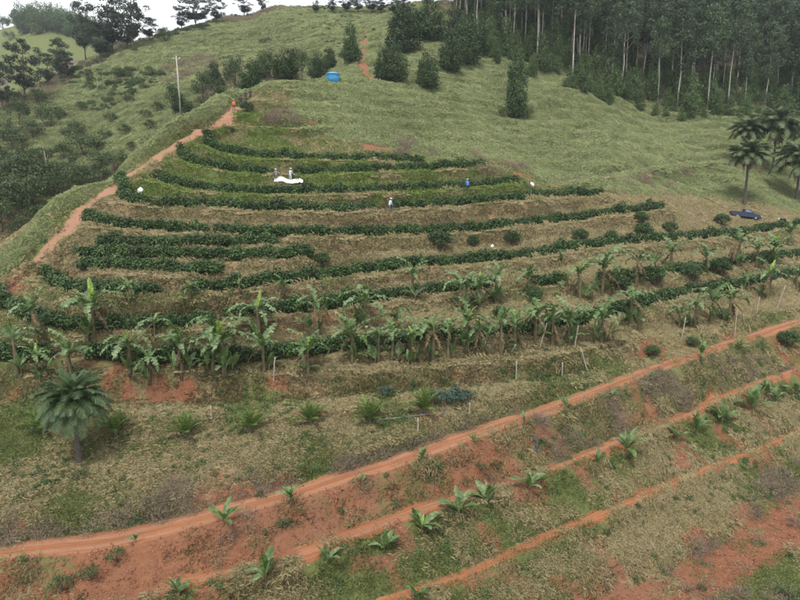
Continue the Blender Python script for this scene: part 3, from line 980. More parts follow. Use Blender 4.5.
for j, (lst, kind, txt, grp) in enumerate((
   (TOPB, 'mature', 'banana plant, {} among those on the upper terraces', 'banana plants between the coffee hedges'),
   (BOTB, 'mature', 'banana plant, {} in the row along the bottom terrace edge', 'banana plants along the bottom terrace edge'),
   (YNGB, 'young', 'low young banana plant, {} in the row between the two lower tracks', 'young banana plants between the lower tracks'),
   (RDB, 'young', 'small banana sapling, {} along the outer edge of the main dirt road', 'banana saplings along the main road'))):
    lst = sorted(lst)
    for i, (px, py, hp) in enumerate(lst):
        if j == 1:
            py = py - rng.uniform(-1, 9)
        g = ground(px, py)
        H = hp * g[1] / FPX * (1.17 if j < 2 else 1.0)
        kd = kind if kind == 'young' or rng.random() < .7 else 'droopy'
        big = {0: 'tall ' if hp > 45 else 'short ' if hp < 25 else 'leafy ', 1: 'ragged tall ' if hp > 48 else 'ragged '}.get(j, '')
        banana(big + txt.format(nth(i)), g, H, kd, grp, 1000 * j + i)

# ------------------------------------------------------------------ palms
def frond_mesh(seed, e0, e1, L=1.0, nl=22, lw=.014, ll=.26, mat=None, droop=.35):
    r = np.random.default_rng(seed)
    n = 12
    el = np.radians(np.linspace(e0, e1, n))
    x = np.concatenate([[0], np.cumsum(np.cos(el[:-1]) / (n - 1) * L)]); z = np.concatenate([[0], np.cumsum(np.sin(el[:-1]) / (n - 1) * L)])
    mb = MB().tube(np.column_stack([x, 0 * x, z]), np.linspace(.014, .003, n), 4, False)
    V, Fa = [], []
    for i in range(nl):
        s = .12 + .88 * (i + .5) / nl
        bx, bz = np.interp(s, np.linspace(0, 1, n), x), np.interp(s, np.linspace(0, 1, n), z)
        e = np.interp(s, np.linspace(0, 1, n), el)
        tx, tz = math.cos(e), math.sin(e)
        l_ = ll * (math.sin(math.pi * min(1, s * .85 + .12)) ** .6) * r.uniform(.85, 1.1)
        for sd in (-1, 1):
            up = r.normal(.12, .12) - .0
            d = np.array([tx * .65, sd * .75, tz * .65 + up]); d /= np.linalg.norm(d)
            b = np.array([bx, 0, bz])
            m_ = b + d * l_ * .55
            tip = b + d * l_ + np.array([0, 0, -droop * l_])
            sv = np.array([tx, 0, tz]) * lw
            k = len(V)
            V += [b - sv, b + sv, m_ + sv, tip, m_ - sv]
            Fa.append((k, k + 1, k + 2, k + 3, k + 4))
    mb.add(V, Fa)
    return mb.mesh('frond', mat)
def frond_set(mat, seed, spec, **kw):
    return [frond_mesh(seed + i, a, b, mat=mat, **kw) for i, (a, b) in enumerate(spec)]
FD = frond_set(M_frond, 100, ((84, 30), (72, -5), (60, -30), (46, -50), (30, -65), (16, -74), (0, -80)), nl=46, lw=.0075, ll=.22, droop=.3)
FQ = frond_set(M_frond2, 120, ((82, 25), (68, -10), (52, -32), (34, -50), (12, -68)), nl=26, lw=.016, ll=.26, droop=.5)
FY = frond_set(M_frond3, 140, ((86, 66), (80, 50), (72, 40), (62, 20), (48, -5)), nl=18, lw=.02, ll=.28, droop=.2)
FX = frond_set(M_deadfrond, 160, ((-50, -85), (-62, -88)), nl=14, lw=.016, ll=.16, droop=.3)

def palm(name, label, loc, trunk_h, r0, crown, lib, n, seed, group=None, lo=0, dead=0, sub=False):
    r = np.random.default_rng(seed)
    t = thing(name, label, 'palm tree', tuple(loc), 0, 1, group)
    tt = np.linspace(0, 1, 22)
    path = np.column_stack([.06 * trunk_h * (tt - tt ** 2) * r.normal(), 0 * tt, -.3 + (trunk_h + .3) * tt])
    rings = 1 + .09 * (np.arange(22) % 2)
    link('trunk', MB().tube(path, r0 * (1 - .3 * tt) * rings, 10).mesh('palm_trunk', M_ptrunk, True), t)
    for i in range(n):
        q = (i + .5) / n
        li = min(len(lib) - 1, int(q ** .9 * len(lib)))
        a = i * 2.39996
        s_ = crown * r.uniform(.85, 1.1) * (.8 + .2 * min(1, q * 3))
        link('frond', lib[li], t, (0, 0, trunk_h - .02 * i * r0), (r.normal(0, .07), r.normal(0, .07), a), s_)
    for i in range(dead):
        link('dead_frond', FX[i % 2], t, (0, 0, trunk_h - .25), (0, 0, r.uniform(0, 6.28)), crown * r.uniform(.45, .65))
    return t
g = ground(80, 463)
S1 = g[1] / FPX
palm('date_palm', 'big feathery blue-green palm with dense round crown standing alone on lower slope', g, 70 * S1, .16, 43 * S1, FD, 92, 5, dead=16)
for i, (bx, by, cx_, cy_, cr, lab) in enumerate(((744,206,748,157,19,'slender ringed palm just behind the parked car'), (771,174,774,129,25,'tallest palm, at the far right below the forest edge'),
    (795,201,798,162,25,'palm with wide crown cut by the right edge of the picture'), (743,168,743,132,15,'small distant palm left of the tallest palm'), (799,172,799,136,14,'palm half hidden behind the tallest palm at right edge'))):
    g = ground(bx, by, 80)
    s_ = g[1] / FPX
    palm('queen_palm', lab, g, (by - cy_) * s_, .21, cr * s_ * 1.2, FQ, 44, 200 + i, 'palms by the forest edge', dead=12)
for i, (px, py, hp) in enumerate(((44,433,32),(116,435,28),(186,438,30),(251,433,30),(311,425,28),(370,424,30),(424,413,32))):
    g = ground(px, py)
    s_ = g[1] / FPX
    palm('young_palm', 'stemless young coconut palm, %s of the row below the earth bank' % nth(i), g, .25, .12, hp * s_ * .85, FY, 13, 220 + i, 'young palms below the earth bank', dead=3)

# ------------------------------------------------------------------ shrubs on the terraces
SHR = [(440,250,13,'largest round dark shrub on the middle terrace, left of the shrub line'),(322,266,9,'lone round dark shrub at the end of the short hedges'),(473,246,7,'small round shrub just right of the largest shrub'),(512,245,9,'round shrub third along the shrub line'),
 (580,243,9,'round shrub in the middle of the shrub line'),(611,241,7,'small light shrub between two rounder shrubs'),(643,238,10,'bright green round shrub beside pale leafy sapling'),(669,234,8,'round shrub toward the right end of the shrub line'),(722,226,8,'dark round shrub left of the parked car'),
 (787,347,11,'dark leafy bush on the outer edge of the main road at right'),(640,224,8,'pale leafy sapling above the bright green shrub'),
 (500,320,9,'dark bush among upper banana plants, left one'),(535,302,9,'dark bush under banana leaves left of centre right'),(620,292,11,'wide dark bush, first of four in the second lowest hedge line'),(653,284,12,'wide dark bush, second of four in the second lowest hedge line'),(690,280,11,'wide dark bush, third of four in the second lowest hedge line'),(719,276,11,'wide dark bush, last of four in the second lowest hedge line'),
 (247,113,7,'dark shrub at the bend of the dirt track near the walkers'),(232,132,3,'tiny dark shrub below the pale track bend'),
 (46,478,4,'little dark green tuft left of the big palm trunk'),(480,470,7,'small round bush on the dry bank under the main road'),(497,468,7,'narrow bush beside the small round bank bush'),(540,448,9,'green bush among grey scrub on the bank'),(430,482,5,'small bush on red bank below road'),
 (118,560,11,'leafy green bush on the bank below the main road at left'),(60,590,13,'wide green bush at the lower left corner bank'),(90,578,12,'green bush in the middle of the lower left bank'),(286,527,8,'sparse green bush on the bare red bank'),(652,357,8,'greyish bush below fence at main road edge'),(692,347,7,'grey-green bush leaning over the main road'),
 (20,500,6,'low yellowish plant above the road at far left'),(82,478,9,'weedy green clump round the big palm base'),(700,590,6,'small bush in bare pit'),(790,600,14,'bush at the bottom right corner')]
for i, (px, py, rp, lab) in enumerate(SHR):
    g = ground(px, py)
    fg = py > 440
    k_ = rp * g[1] / FPX * .95
    plant_tree('shrub', lab, 'shrub', 'weedy' if fg else 'shrub', g, (k_ * 1.15, k_ * 1.15, k_ * .8) if fg else k_, 'shrubs scattered over the terraces and banks', i, ('stem', 'foliage'))
for i, (px, py, rp, lab) in enumerate(((440,405,9,'blue-green shrub beside last young palm, left clump'),(455,405,10,'blue-green shrub by the last young palm, big middle clump'),(466,402,7,'blue-green shrub by the last young palm, right clump'),(387,398,7,'small blue-green shrub at the foot of the bank'))):
    g = ground(px, py)
    plant_tree('shrub', lab, 'shrub', 'blue', g, rp * g[1] / FPX * 1.7, 'blue-green shrubs', i, ('stem', 'foliage'))

# ------------------------------------------------------------------ trees of the hills
def tree_px(name, lab, kind, px, py, top, wpx, ymin, nomh, nomw, group, k=None):
    g = ground(px, py, ymin)
    s_ = g[1] / FPX
    h = (py - top) * s_ / nomh * 1.0
    w = wpx * s_ / nomw
    return plant_tree(name, lab, 'tree', kind, g, (w, w, h), group, k)
CON = [(351,64,22,19,'dark conical tree left of the red path'),(402,54,3,34,'big dark bushy tree behind the conical trio'),(395,83,36,24,'dark conical tree of the pair right of the path, taller one'),(383,81,45,18,'lighter conical tree of the pair right of the path'),(427,90,50,23,'isolated conical tree at the brow of the pasture'),(450,73,26,24,'conical tree above and right of the isolated one'),
 (430,42,-8,32,'tall dark tree on the skyline at the path top'),(466,66,12,28,'dark conical tree at the start of the forest edge'),(478,56,16,22,'conical tree half behind the forest edge'),(455,45,5,26,'conical tree at the back of the hilltop group'),(413,40,8,24,'dark tree between skyline and big bushy tree'),(515,120,46,24,'lone ragged tree standing in the middle of the pasture')]
for i, (px, py, tp, wp, lab) in enumerate(CON):
    if 'lone' in lab:
        tree_px('pasture_tree', lab, 'cedar', px, py, tp - 2, wp * .95, 100, 9.0, 5.0, None, 1); continue
    tree_px('conical_tree', lab, 'cedar', px, py, tp, wp, 100, 9.0, 5.0, 'conical trees on the pasture', i)
g = ground(504, 118, 90); plant_tree('shrub', 'small bush left of the lone pasture tree', 'shrub', 'bushy', g, .45); g = ground(527, 119, 90); plant_tree('shrub', 'small bush right of the lone pasture tree', 'shrub', 'bushy', g, .5)
VAL = [(174,116,80,18),(190,118,100,14),(203,106,68,24),(221,108,78,20),(236,98,54,24),(252,95,60,24),(268,92,55,24),(286,88,52,24),(302,84,48,22),(318,79,52,20),(262,80,55,20),(330,70,46,16),(214,86,60,18),(345,66,48,14),(295,66,48,18),(180,112,92,16)]
for i, (px, py, tp, wp) in enumerate(sorted(VAL)):
    tree_px('valley_tree', 'bushy tree, %s in the belt behind the track bend' % nth(i), 'cedar' if i % 3 else 'bushy', px, py, tp, wp, 104, 9.0 if i % 3 else 5.0, 5.0, 'trees in the belt behind the track bend')
BSH = [(14,192,148,50),(8,218,175,46),(30,212,165,40),(60,205,166,30),(84,200,158,30),(116,172,146,24),(50,128,100,26),(20,125,98,22),(76,140,118,20),(111,124,110,14),(145,118,108,12),(125,136,122,14),(165,42,26,18),(13,170,140,34),(100,182,160,22),(40,230,200,26),(20,240,215,22),(68,222,190,26),(5,140,112,20),(35,165,145,18),(95,150,138,12),(132,150,140,12),(60,120,106,12),(118,80,66,16),(90,92,80,12),(140,88,78,10),(25,195,150,44),(48,190,158,36),(2,232,195,40),(72,190,160,30),(100,168,150,26),(55,240,215,22),(88,215,190,22),(12,150,125,30),(32,140,118,26),(64,160,140,20),(105,140,128,14),(150,130,118,14),(158,112,100,14),(82,112,100,14),(130,104,94,12),(15,110,88,26),(38,106,86,24)]
_b = np.random.default_rng(12)
for _ in range(4):
    _x = _b.uniform(0, 95); _y = 238 - .55 * _x - _b.uniform(2, 40); BSH.append((round(_x, 1), round(_y, 1), round(_y - _b.uniform(26, 44), 1), round(_b.uniform(28, 44), 1)))
for i, (px, py, tp, wp) in enumerate(sorted(BSH)):
    tree_px('hillside_tree', 'dark round bushy tree, %s on the grassy slope left of the track' % nth(i), 'bushy', px, py, tp, wp, 80, 5.0, 5.2, 'bushy trees on the left slope')
RAG = [(25,102,44,36),(4,112,66,22),(86,62,5,26),(112,56,-4,40),(134,52,-8,34),(100,62,26,26),(60,80,42,22),(48,88,56,18),(68,82,54,20),(126,50,22,24),(150,42,20,20),(196,27,-4,32),(182,29,6,20),(216,24,0,22),(244,17,-3,18),(263,13,-4,11),(316,14,2,8),(332,13,-1,12),(346,14,-6,16),(358,14,-4,15),(371,15,-6,16),(381,15,-2,14),(394,15,0,14),(405,18,-2,18)]
for i, (px, py, tp, wp) in enumerate(sorted(RAG)):
    tree_px('skyline_tree', 'loose-crowned eucalyptus, %s along the left skyline' % nth(i), 'ragged', px, py, tp, wp * 1.12, 120, 15.0, 10.5, 'trees along the left skyline', i)
# plantation on the right-hand hill
EDGE = [(452,30),(480,58),(530,76),(580,96),(640,113),(700,124),(740,118),(800,128),(860,135)]
ex, ey = zip(*EDGE)
pts = []
nr = np.random.default_rng(99)
for tries in range(60000):
    if len(pts) >= 290:
        break
    x, y = nr.uniform(5, 230), nr.uniform(135, 330)
    z = zat(x, y)
    u, v = project(x, y, z)
    if not (455 < u < 850) or v > np.interp(u, ex, ey) - 8 or v < -25:
        continue
    front = np.interp(u, ex, ey) - v < 34
    md = 3.0 if front else 3.6
    if all((x - a) ** 2 + (y - b) ** 2 > md * md for a, b, *_ in pts):
        pts.append((x, y, z, u, v))
pts.sort(key=lambda p: p[3])
fi = 0
for i, (x, y, z, u, v) in enumerate(pts):
    lab_ = 'tall plantation eucalyptus with bare pale trunk deep in the dense forest at right'
    if np.interp(u, ex, ey) - v < 30 and fi < 50 and 460 < u < 800:
        lab_ = 'tall bare-trunked eucalyptus, %s in the front rank of the plantation' % nth(fi); fi += 1
    s_ = nr.uniform(.62, .98)
    plant_tree('eucalyptus_tree', lab_, 'tree', 'tall', (x, y, z), (s_ * nr.uniform(.85, 1.15), s_ * nr.uniform(.85, 1.15), s_), 'plantation eucalyptus on the right hill', i)
und = []
for tries in range(30000):
    if len(und) >= 190:
        break
    x, y = nr.uniform(5, 190), nr.uniform(125, 215)
    z = zat(x, y)
    u, v = project(x, y, z)
    dv = np.interp(u, ex, ey) - v
    if not (468 < u < 840) or dv < -2 or dv > 42:
        continue
    if all((x - a) ** 2 + (y - b) ** 2 > 2.1 ** 2 for a, b, *_ in und):
        und.append((x, y, z, dv, u))
und.sort(key=lambda p: p[4])
fi = 0
for i, (x, y, z, dv, u) in enumerate(und):
    lab_ = 'young conical eucalyptus in the undergrowth behind the forest edge'
    if dv < 9 and fi < 50 and u < 800:
        lab_ = 'young conical eucalyptus, %s along the very edge of the forest' % nth(fi); fi += 1
    s_ = nr.uniform(.55, 1.05) * (.7 if dv < 6 else 1)
    plant_tree('young_eucalyptus', lab_, 'tree', 'cone', (x, y, z), (s_, s_, s_ * nr.uniform(.85, 1.15)), 'young eucalyptus along the forest edge', i)

# ------------------------------------------------------------------ people
M_skin = plain('skin', (.30, .17, .11), (.26, .14, .09), .6)
def cloth_mat(name, shirt, trousers):
    """shirt, trousers, boots and bare skin by height on the body"""
    m, n, l, out = new_mat(name)
    tc = n.new('ShaderNodeTexCoord')
    sp = n.new('ShaderNodeSeparateXYZ'); l.new(tc.outputs['Object'], sp.inputs[0])
    z = sp.outputs[2]
    def gt(v, t):
        return math_n(n, l, 'GREATER_THAN', v, t)
    c = mixc(n, l, gt(z, .10), (.05, .04, .035), trousers)
    c = mixc(n, l, gt(z, .93), c, shirt)
    c = mixc(n, l, gt(z, 1.46), c, (.30, .17, .11))
    hand = math_n(n, l, 'MULTIPLY', gt(math_n(n, l, 'ABSOLUTE', sp.outputs[0]), .235), math_n(n, l, 'LESS_THAN', z, .86))
    c = mixc(n, l, hand, c, (.30, .17, .11))
    nz = noise(n, l, tc.outputs['Object'], 9, 4)
    c = mixc(n, l, mrange(n, l, nz, .4, .7, 0, .3), c, (.08, .07, .06))
    p = n.new('ShaderNodeBsdfPrincipled'); p.inputs['Roughness'].default_value = .85
    l.new(c, p.inputs['Base Color']); l.new(p.outputs[0], out.inputs[0])
    return m

def person(label, loc, rz, shirt, trousers, hat, stride=.0, bend=0.0, reach=0.0, group=None):
    V, E, Rd = [], [], []
    def v(p, r, parent=None):
        V.append(p); Rd.append(r)
        if parent is not None:
            E.append((parent, len(V) - 1))
        return len(V) - 1
    B = Matrix.Rotation(-bend, 3, 'X')
    def up(p):                                   # everything above the hips bends forward (+y is front)
        q = B @ (Vector(p) - Vector((0, 0, .95))) + Vector((0, 0, .95))
        return tuple(q)
    pel = v((0, 0, .95), .135)
    w = v(up((0, 0, 1.08)), .125, pel)
    ch = v(up((0, .01, 1.28)), .15, w)
    nk = v(up((0, 0, 1.45)), .065, ch)
    h0 = v(up((0, .015, 1.53)), .075, nk)
    h1 = v(up((0, .02, 1.61)), .098, h0)
    v(up((0, .015, 1.70)), .075, h1)
    v(up((0, .115, 1.59)), .018, h1)              # nose
    for sd in (-1, 1):
        sh = v(up((sd * .185, 0, 1.40)), .07, ch)
        el = v(up((sd * .25, .02 + .10 * reach, 1.14 + .05 * reach)), .047, sh)
        wr = v(up((sd * .25, .10 + .28 * reach, .90 + .22 * reach)), .033, el)
        pm = v(up((sd * .25, .12 + .33 * reach, .83 + .22 * reach)), .035, wr)
        for k in range(4):
            a = v(up((sd * (.225 + .017 * k), .14 + .36 * reach, .77 + .2 * reach)), .010, pm)
            v(up((sd * (.225 + .017 * k), .155 + .38 * reach, .735 + .2 * reach - .005 * abs(k - 1.5))), .009, a)
        v(up((sd * .20, .17 + .34 * reach, .81 + .2 * reach)), .010, pm)
        st_ = sd * stride
        hp = v((sd * .095, 0, .88), .095, pel)
        kn = v((sd * .10, .03 + st_ * .5, .49), .065, hp)
        an = v((sd * .10, -.01 + st_ * .9, .09), .045, kn)
        v((sd * .105, .13 + st_ * .95, .045), .042, an)
    me = bpy.data.meshes.new('person_body')
    me.from_pydata(V, E, [])
    o = link('person', me, None, tuple(loc), (0, 0, rz), .92)
    for i, sv in enumerate(me.skin_vertices[0].data if me.skin_vertices else []):
        sv.radius = (Rd[i], Rd[i])
    sk = o.modifiers.new('skin', 'SKIN')
    if me.skin_vertices:
        for i, sv in enumerate(me.skin_vertices[0].data):
            sv.radius = (Rd[i], Rd[i]); sv.use_root = (i == 0)
    ss_ = o.modifiers.new('smooth', 'SUBSURF'); ss_.levels = 1; ss_.render_levels = 1
    me.materials.append(cloth_mat('clothes', shirt, trousers))
    tag(o, label, 'person', group)
    # hat with crown and brim, set on the head
    c = Vector(up((0, .015, 1.665)))
    hm = MB().tube([(0, 0, -.01), (0, 0, .012)], [.20, .19], 18).tube([(0, 0, .0), (0, 0, .07), (0, 0, .115)], [.115, .11, .07], 14)
    link('hat', hm.mesh('hat', plain('hat_cloth', hat, None, .8), True), o, c, (-bend, 0, 0))
    return o
TRK = 'walkers on the dirt track'
WRK = 'workers among the coffee hedges'
def pp(px, py, ymin=60):
    g = ground(px, py, ymin); g[2] -= .02; return g
person('person in orange shirt and pale orange hat walking on the track', pp(234, 111), R(170), (.62, .17, .05), (.03, .03, .04), (.75, .38, .12), .18, group=TRK)
person('person in dark clothes and black hat on the track behind the orange shirt', pp(241, 106.5), R(185), (.02, .02, .025), (.022, .022, .03), (.03, .03, .035), .2, group=TRK)
person('person in dark clothes half hidden by grass, third of the walkers', pp(246, 101.5), R(175), (.025, .03, .03), (.02, .02, .02), (.04, .04, .04), .15, group=TRK)
person('hindmost dark clothed walker on the track, right of the others', pp(250.5, 100), R(190), (.03, .03, .035), (.02, .02, .02), (.05, .045, .04), .15, group=TRK)
person('worker in grey clothes and white hat stooping by the white sheet', pp(276.5, 182), R(20), (.16, .16, .18), (.12, .12, .14), (.75, .74, .72), .1, .5, .6, WRK)
person('worker in pale blue and white clothes standing at the white sheet', pp(290.5, 182), R(-35), (.50, .58, .68), (.42, .48, .56), (.6, .62, .66), .05, .15, .8, WRK)
person('worker in bright blue shirt and dark trousers beside the third coffee hedge', pp(467.5, 192), R(10), (.08, .20, .62), (.02, .022, .03), (.40, .47, .62), .05, .12, .5, WRK)
person('worker in light blue shirt and pale yellow hat behind the fourth hedge', pp(389.5, 212.5), R(-60), (.50, .60, .74), (.10, .11, .13), (.80, .72, .48), .05, .3, .5, WRK)

# ------------------------------------------------------------------ picking sheet and sacks
M_white = plain('white_plastic_cloth', (.82, .82, .80), (.70, .70, .68), .6, 3)
a, b = pp(274.5, 183.5), pp(303, 185.5)
n_ = 26
V, Fq = [], []
for i in range(n_):
    for j in range(7):
        t, s_ = i / (n_ - 1), j / 6 - .5
        x = a[0] + (b[0] - a[0]) * t; y = a[1] + (b[1] - a[1]) * t + s_ * .36 + .1 * math.sin(t * 9)
        z = max(zat(x, y), zat(x, y - .3)) + .28 + .10 * float(fbm(np.float64(x * 3), np.float64(y * 3), 1.0, 2)) + (.12 if t > .8 else 0) * math.sin(t * 30) ** 2
        V.append((x, y, z))
for i in range(n_ - 1):
    for j in range(6):
        k = i * 7 + j
        Fq.append((k, k + 1, k + 8, k + 7))
o = link('picking_sheet', mesh_np('picking_sheet', V, Fq, M_white, True))
sm_ = o.modifiers.new('thickness', 'SOLIDIFY'); sm_.thickness = .02
tag(o, 'crumpled white picking sheet spread along the terrace at the workers feet', 'sheet')
def sack(label, loc, s_):
    r = np.random.default_rng(int(loc[0] * 10) & 255)
    V, Fq = [], []
    for i in range(9):
        f = i / 8
        rad = .30 * (math.sin(math.pi * (.12 + .80 * f)) ** .5) * (1 if f < .8 else .55)
        for j in range(12):
            q = 2 * math.pi * j / 12
            rr = rad * (1 + .08 * r.normal())
            V.append((rr * math.cos(q) * 1.15 + .1 * f, rr * math.sin(q), .75 * f + .02 * r.normal()))
    for i in range(8):
        for j in range(12):
            Fq.append((i * 12 + j, i * 12 + (j + 1) % 12, (i + 1) * 12 + (j + 1) % 12, (i + 1) * 12 + j))
    Fq.append(tuple(range(8 * 12, 9 * 12))); Fq.append(tuple(range(11, -1, -1)))
    o = link('sack', mesh_np('sack', V, Fq, M_white, True), None, tuple(loc), (0, 0, r.uniform(0, 6)), s_)
    return tag(o, label, 'sack', 'white sacks left on the terraces')
sack('white sack standing at the right end of the third hedge', pp(532, 187), .85)
sack('white sack by the hooked end of the fourth hedge near the track', pp(140, 193), .85)
sack('tiny white sack lying on the dry bank under the round shrubs', pp(492, 248), .55)

# ------------------------------------------------------------------ water tank
g = pp(333, 83, 95)
t = thing('water_tank', 'round bright blue water tank with lid on the grassy brow', 'water tank', (g[0], g[1], g[2] + .35))
M_tank = plain('blue_polyethylene', (.05, .27, .52), (.04, .22, .44), .45, 2, spec=.4)
M_tank2 = plain('pale_blue_lid', (.16, .45, .68), (.12, .38, .60), .45, 2)
link('tank_body', MB().tube([(0, 0, -.6), (0, 0, .5), (0, 0, 1.0), (0, 0, 1.06)], [1.10, 1.13, 1.17, 1.22], 36).mesh('tank_body', M_tank, True), t)
link('tank_lid', MB().tube([(0, 0, 1.062), (0, 0, 1.13), (0, 0, 1.28), (0, 0, 1.36)], [1.26, 1.26, .85, .3], 36).mesh('tank_lid', M_tank2, True), t)

# ------------------------------------------------------------------ parked pickup
def extrude(prof, y0, y1):
    n = len(prof)
    V = [(x, y0, z) for x, z in prof] + [(x, y1, z) for x, z in prof]
    return V, [tuple(range(n - 1, -1, -1)), tuple(range(n, 2 * n))] + [(i, (i + 1) % n, n + (i + 1) % n, n + i) for i in range(n)]
M_paint = plain('dark_blue_paint', (.008, .018, .055), (.007, .015, .045), .3, 3, spec=.4, coat=.3)
M_glass = plain('car_glass', (.10, .14, .19), (.07, .10, .14), .08, 2, spec=.8)
M_black = plain('black_rubber', (.018, .018, .02), (.03, .03, .03), .8)
M_metal = plain('pale_metal', (.30, .31, .32), (.22, .23, .24), .45, 6, metal=.5)
M_lamp = plain('lamp_glass', (.78, .78, .76), (.66, .66, .64), .2)
M_red = plain('tail_lamp', (.30, .03, .03), None, .3)
g = pp(744.5, 218.5, 80)
ends = [ground(733, 217, 80), ground(757, 220, 80)]
pitch = math.atan2(ends[1][2] - ends[0][2], math.hypot(*(ends[1] - ends[0])[:2]))
t = thing('pickup_truck', 'dark blue small pickup parked at the end of the terrace below a palm', 'pickup', (g[0], g[1], g[2] + .02), R(-12))
t.rotation_euler = (0, max(-.15, min(.15, -pitch)), R(-12)); t.scale = (.93,) * 3
low = [(-2.15, .32), (-2.2, .6), (-2.18, .98), (-.42, 1.0), (.95, .98), (1.75, .86), (2.1, .72), (2.18, .45), (2.1, .28), (1.75, .26), (-1.9, .26)]
bd = MB().add(*extrude(low, -.80, .80))
body = link('body', bd.mesh('body', M_paint), t)
bv = body.modifiers.new('round', 'BEVEL'); bv.width = .06; bv.segments = 2
cabp = [(-.45, .99), (-.38, 1.46), (.22, 1.50), (.98, .99)]
cab = MB()
n4_ = len(cabp)
Vc = [(x, -.76 + (.12 if z > 1.2 else 0), z) for x, z in cabp] + [(x, .76 - (.12 if z > 1.2 else 0), z) for x, z in cabp]
cab.add(Vc, [tuple(range(3, -1, -1)), tuple(range(4, 8))] + [(i, (i + 1) % 4, 4 + (i + 1) % 4, 4 + i) for i in range(4)])
cb = link('cab', cab.mesh('cab', M_paint), t)
bv = cb.modifiers.new('round', 'BEVEL'); bv.width = .04; bv.segments = 2
link('windshield', MB().add([(.34, -.58, 1.455), (.34, .58, 1.455), (.96, .66, 1.03), (.96, -.66, 1.03)], [(0, 3, 2, 1)]).mesh('windshield', M_glass), t, (.03, 0, .025))
for sd in (-1, 1):
    yw = sd * .775
    link('side_window', MB().add([(-.30, yw, 1.05), (.74, yw, 1.05), (.22, yw - sd * .10, 1.42), (-.26, yw - sd * .10, 1.42)], [(0, 1, 2, 3) if sd < 0 else (3, 2, 1, 0)]).mesh('side_window', M_glass), t, (0, sd * .012, 0))
    d_ = link('door', MB().box((-.35, min(sd * .80, sd * .815), .36), (.72, max(sd * .80, sd * .815), .97)).mesh('door', M_paint), t)
    link('handle', MB().box((-.25, min(sd * .815, sd * .84), .84), (-.10, max(sd * .815, sd * .84), .87)).mesh('handle', M_black), d_)
    link('headlight', MB().add(*extrude([(1.98, .62), (2.02, .78), (2.17, .70), (2.2, .58)], sd * .52, sd * .79)).mesh('headlight', M_lamp), t)
    link('tail_light', MB().box((-2.235, min(sd * .62, sd * .79), .62), (-2.17, max(sd * .62, sd * .79), .9)).mesh('tail_light', M_red), t)
    for wx in (-1.35, 1.38):
        wh = link('wheel', None, t, (wx, sd * .72, .30))
        a_ = np.linspace(0, 2 * np.pi, 20, endpoint=False)
        link('tyre', MB().tube([(0, -.1, 0), (0, -.08, 0), (0, .08, 0), (0, .1, 0)], [.27, .31, .31, .27], 20).mesh('tyre', M_black, True), wh)
        link('rim', MB().tube([(0, sd * .06, 0), (0, sd * .108, 0)], [.20, .18], 14).mesh('rim', M_metal), wh)
link('bed', MB().box((-2.05, -.70, 1.0), (-.5, .70, 1.03)).mesh('bed', M_black), t)
link('roll_bar', MB().tube([(-.6, -.66, 1.0), (-.62, -.6, 1.5), (-.62, .6, 1.5), (-.6, .66, 1.0)], .035, 6).mesh('roll_bar', M_black, True), t)
link('bumper', MB().box((2.12, -.78, .28), (2.26, .78, .46)).mesh('bumper', M_black), t)

# ------------------------------------------------------------------ motorcycle
g = pp(781, 225.5, 80)
t = thing('motorcycle', 'dark blue motorcycle parked right of the pickup', 'motorcycle', tuple(g), R(205), 1.1)
for wx in (-.62, .66):
    wh = link('wheel', None, t, (wx, 0, .31))
    q = np.linspace(0, 2 * np.pi, 21)
    link('tyre', MB().tube(np.column_stack([.28 * np.cos(q), 0 * q, .28 * np.sin(q)]), .05, 6).mesh('tyre', M_black, True), wh)
    link('rim', MB().tube([(0, -.03, 0), (0, .03, 0)], [.16, .16], 12).mesh('rim', M_metal), wh)
link('frame', MB().tube([(.62, 0, .32), (.48, 0, .85), (.42, 0, 1.0)], .035, 6).tube([(-.62, 0, .31), (-.1, 0, .42), (.25, 0, .45), (.46, 0, .85)], .035, 6).mesh('frame', M_metal, True), t)
link('engine', MB().add(*extrude([(-.18, .25), (.28, .25), (.32, .5), (.05, .62), (-.2, .52)], -.14, .14)).mesh('engine', M_black), t)
link('fuel_tank', MB().tube([(-.08, 0, .80), (.06, 0, .88), (.28, 0, .90), (.44, 0, .82)], [.10, .17, .18, .07], 12).mesh('fuel_tank', M_paint, True), t)
link('seat', MB().tube([(-.78, 0, .86), (-.6, 0, .84), (-.2, 0, .80), (-.02, 0, .80)], [.06, .13, .13, .08], 10).mesh('seat', M_black, True), t)
link('handlebar', MB().tube([(.30, -.36, 1.06), (.42, -.12, 1.02), (.42, .12, 1.02), (.30, .36, 1.06)], .018, 6).mesh('handlebar', M_metal, True), t)
link('headlight', MB().tube([(.46, 0, .92), (.58, 0, .92)], [.07, .10], 12).mesh('headlight', M_lamp, True), t)
link('rear_fender', MB().tube([(-.95, 0, .50), (-.88, 0, .66), (-.66, 0, .72)], [.05, .08, .09], 8).mesh('rear_fender', M_paint, True), t)

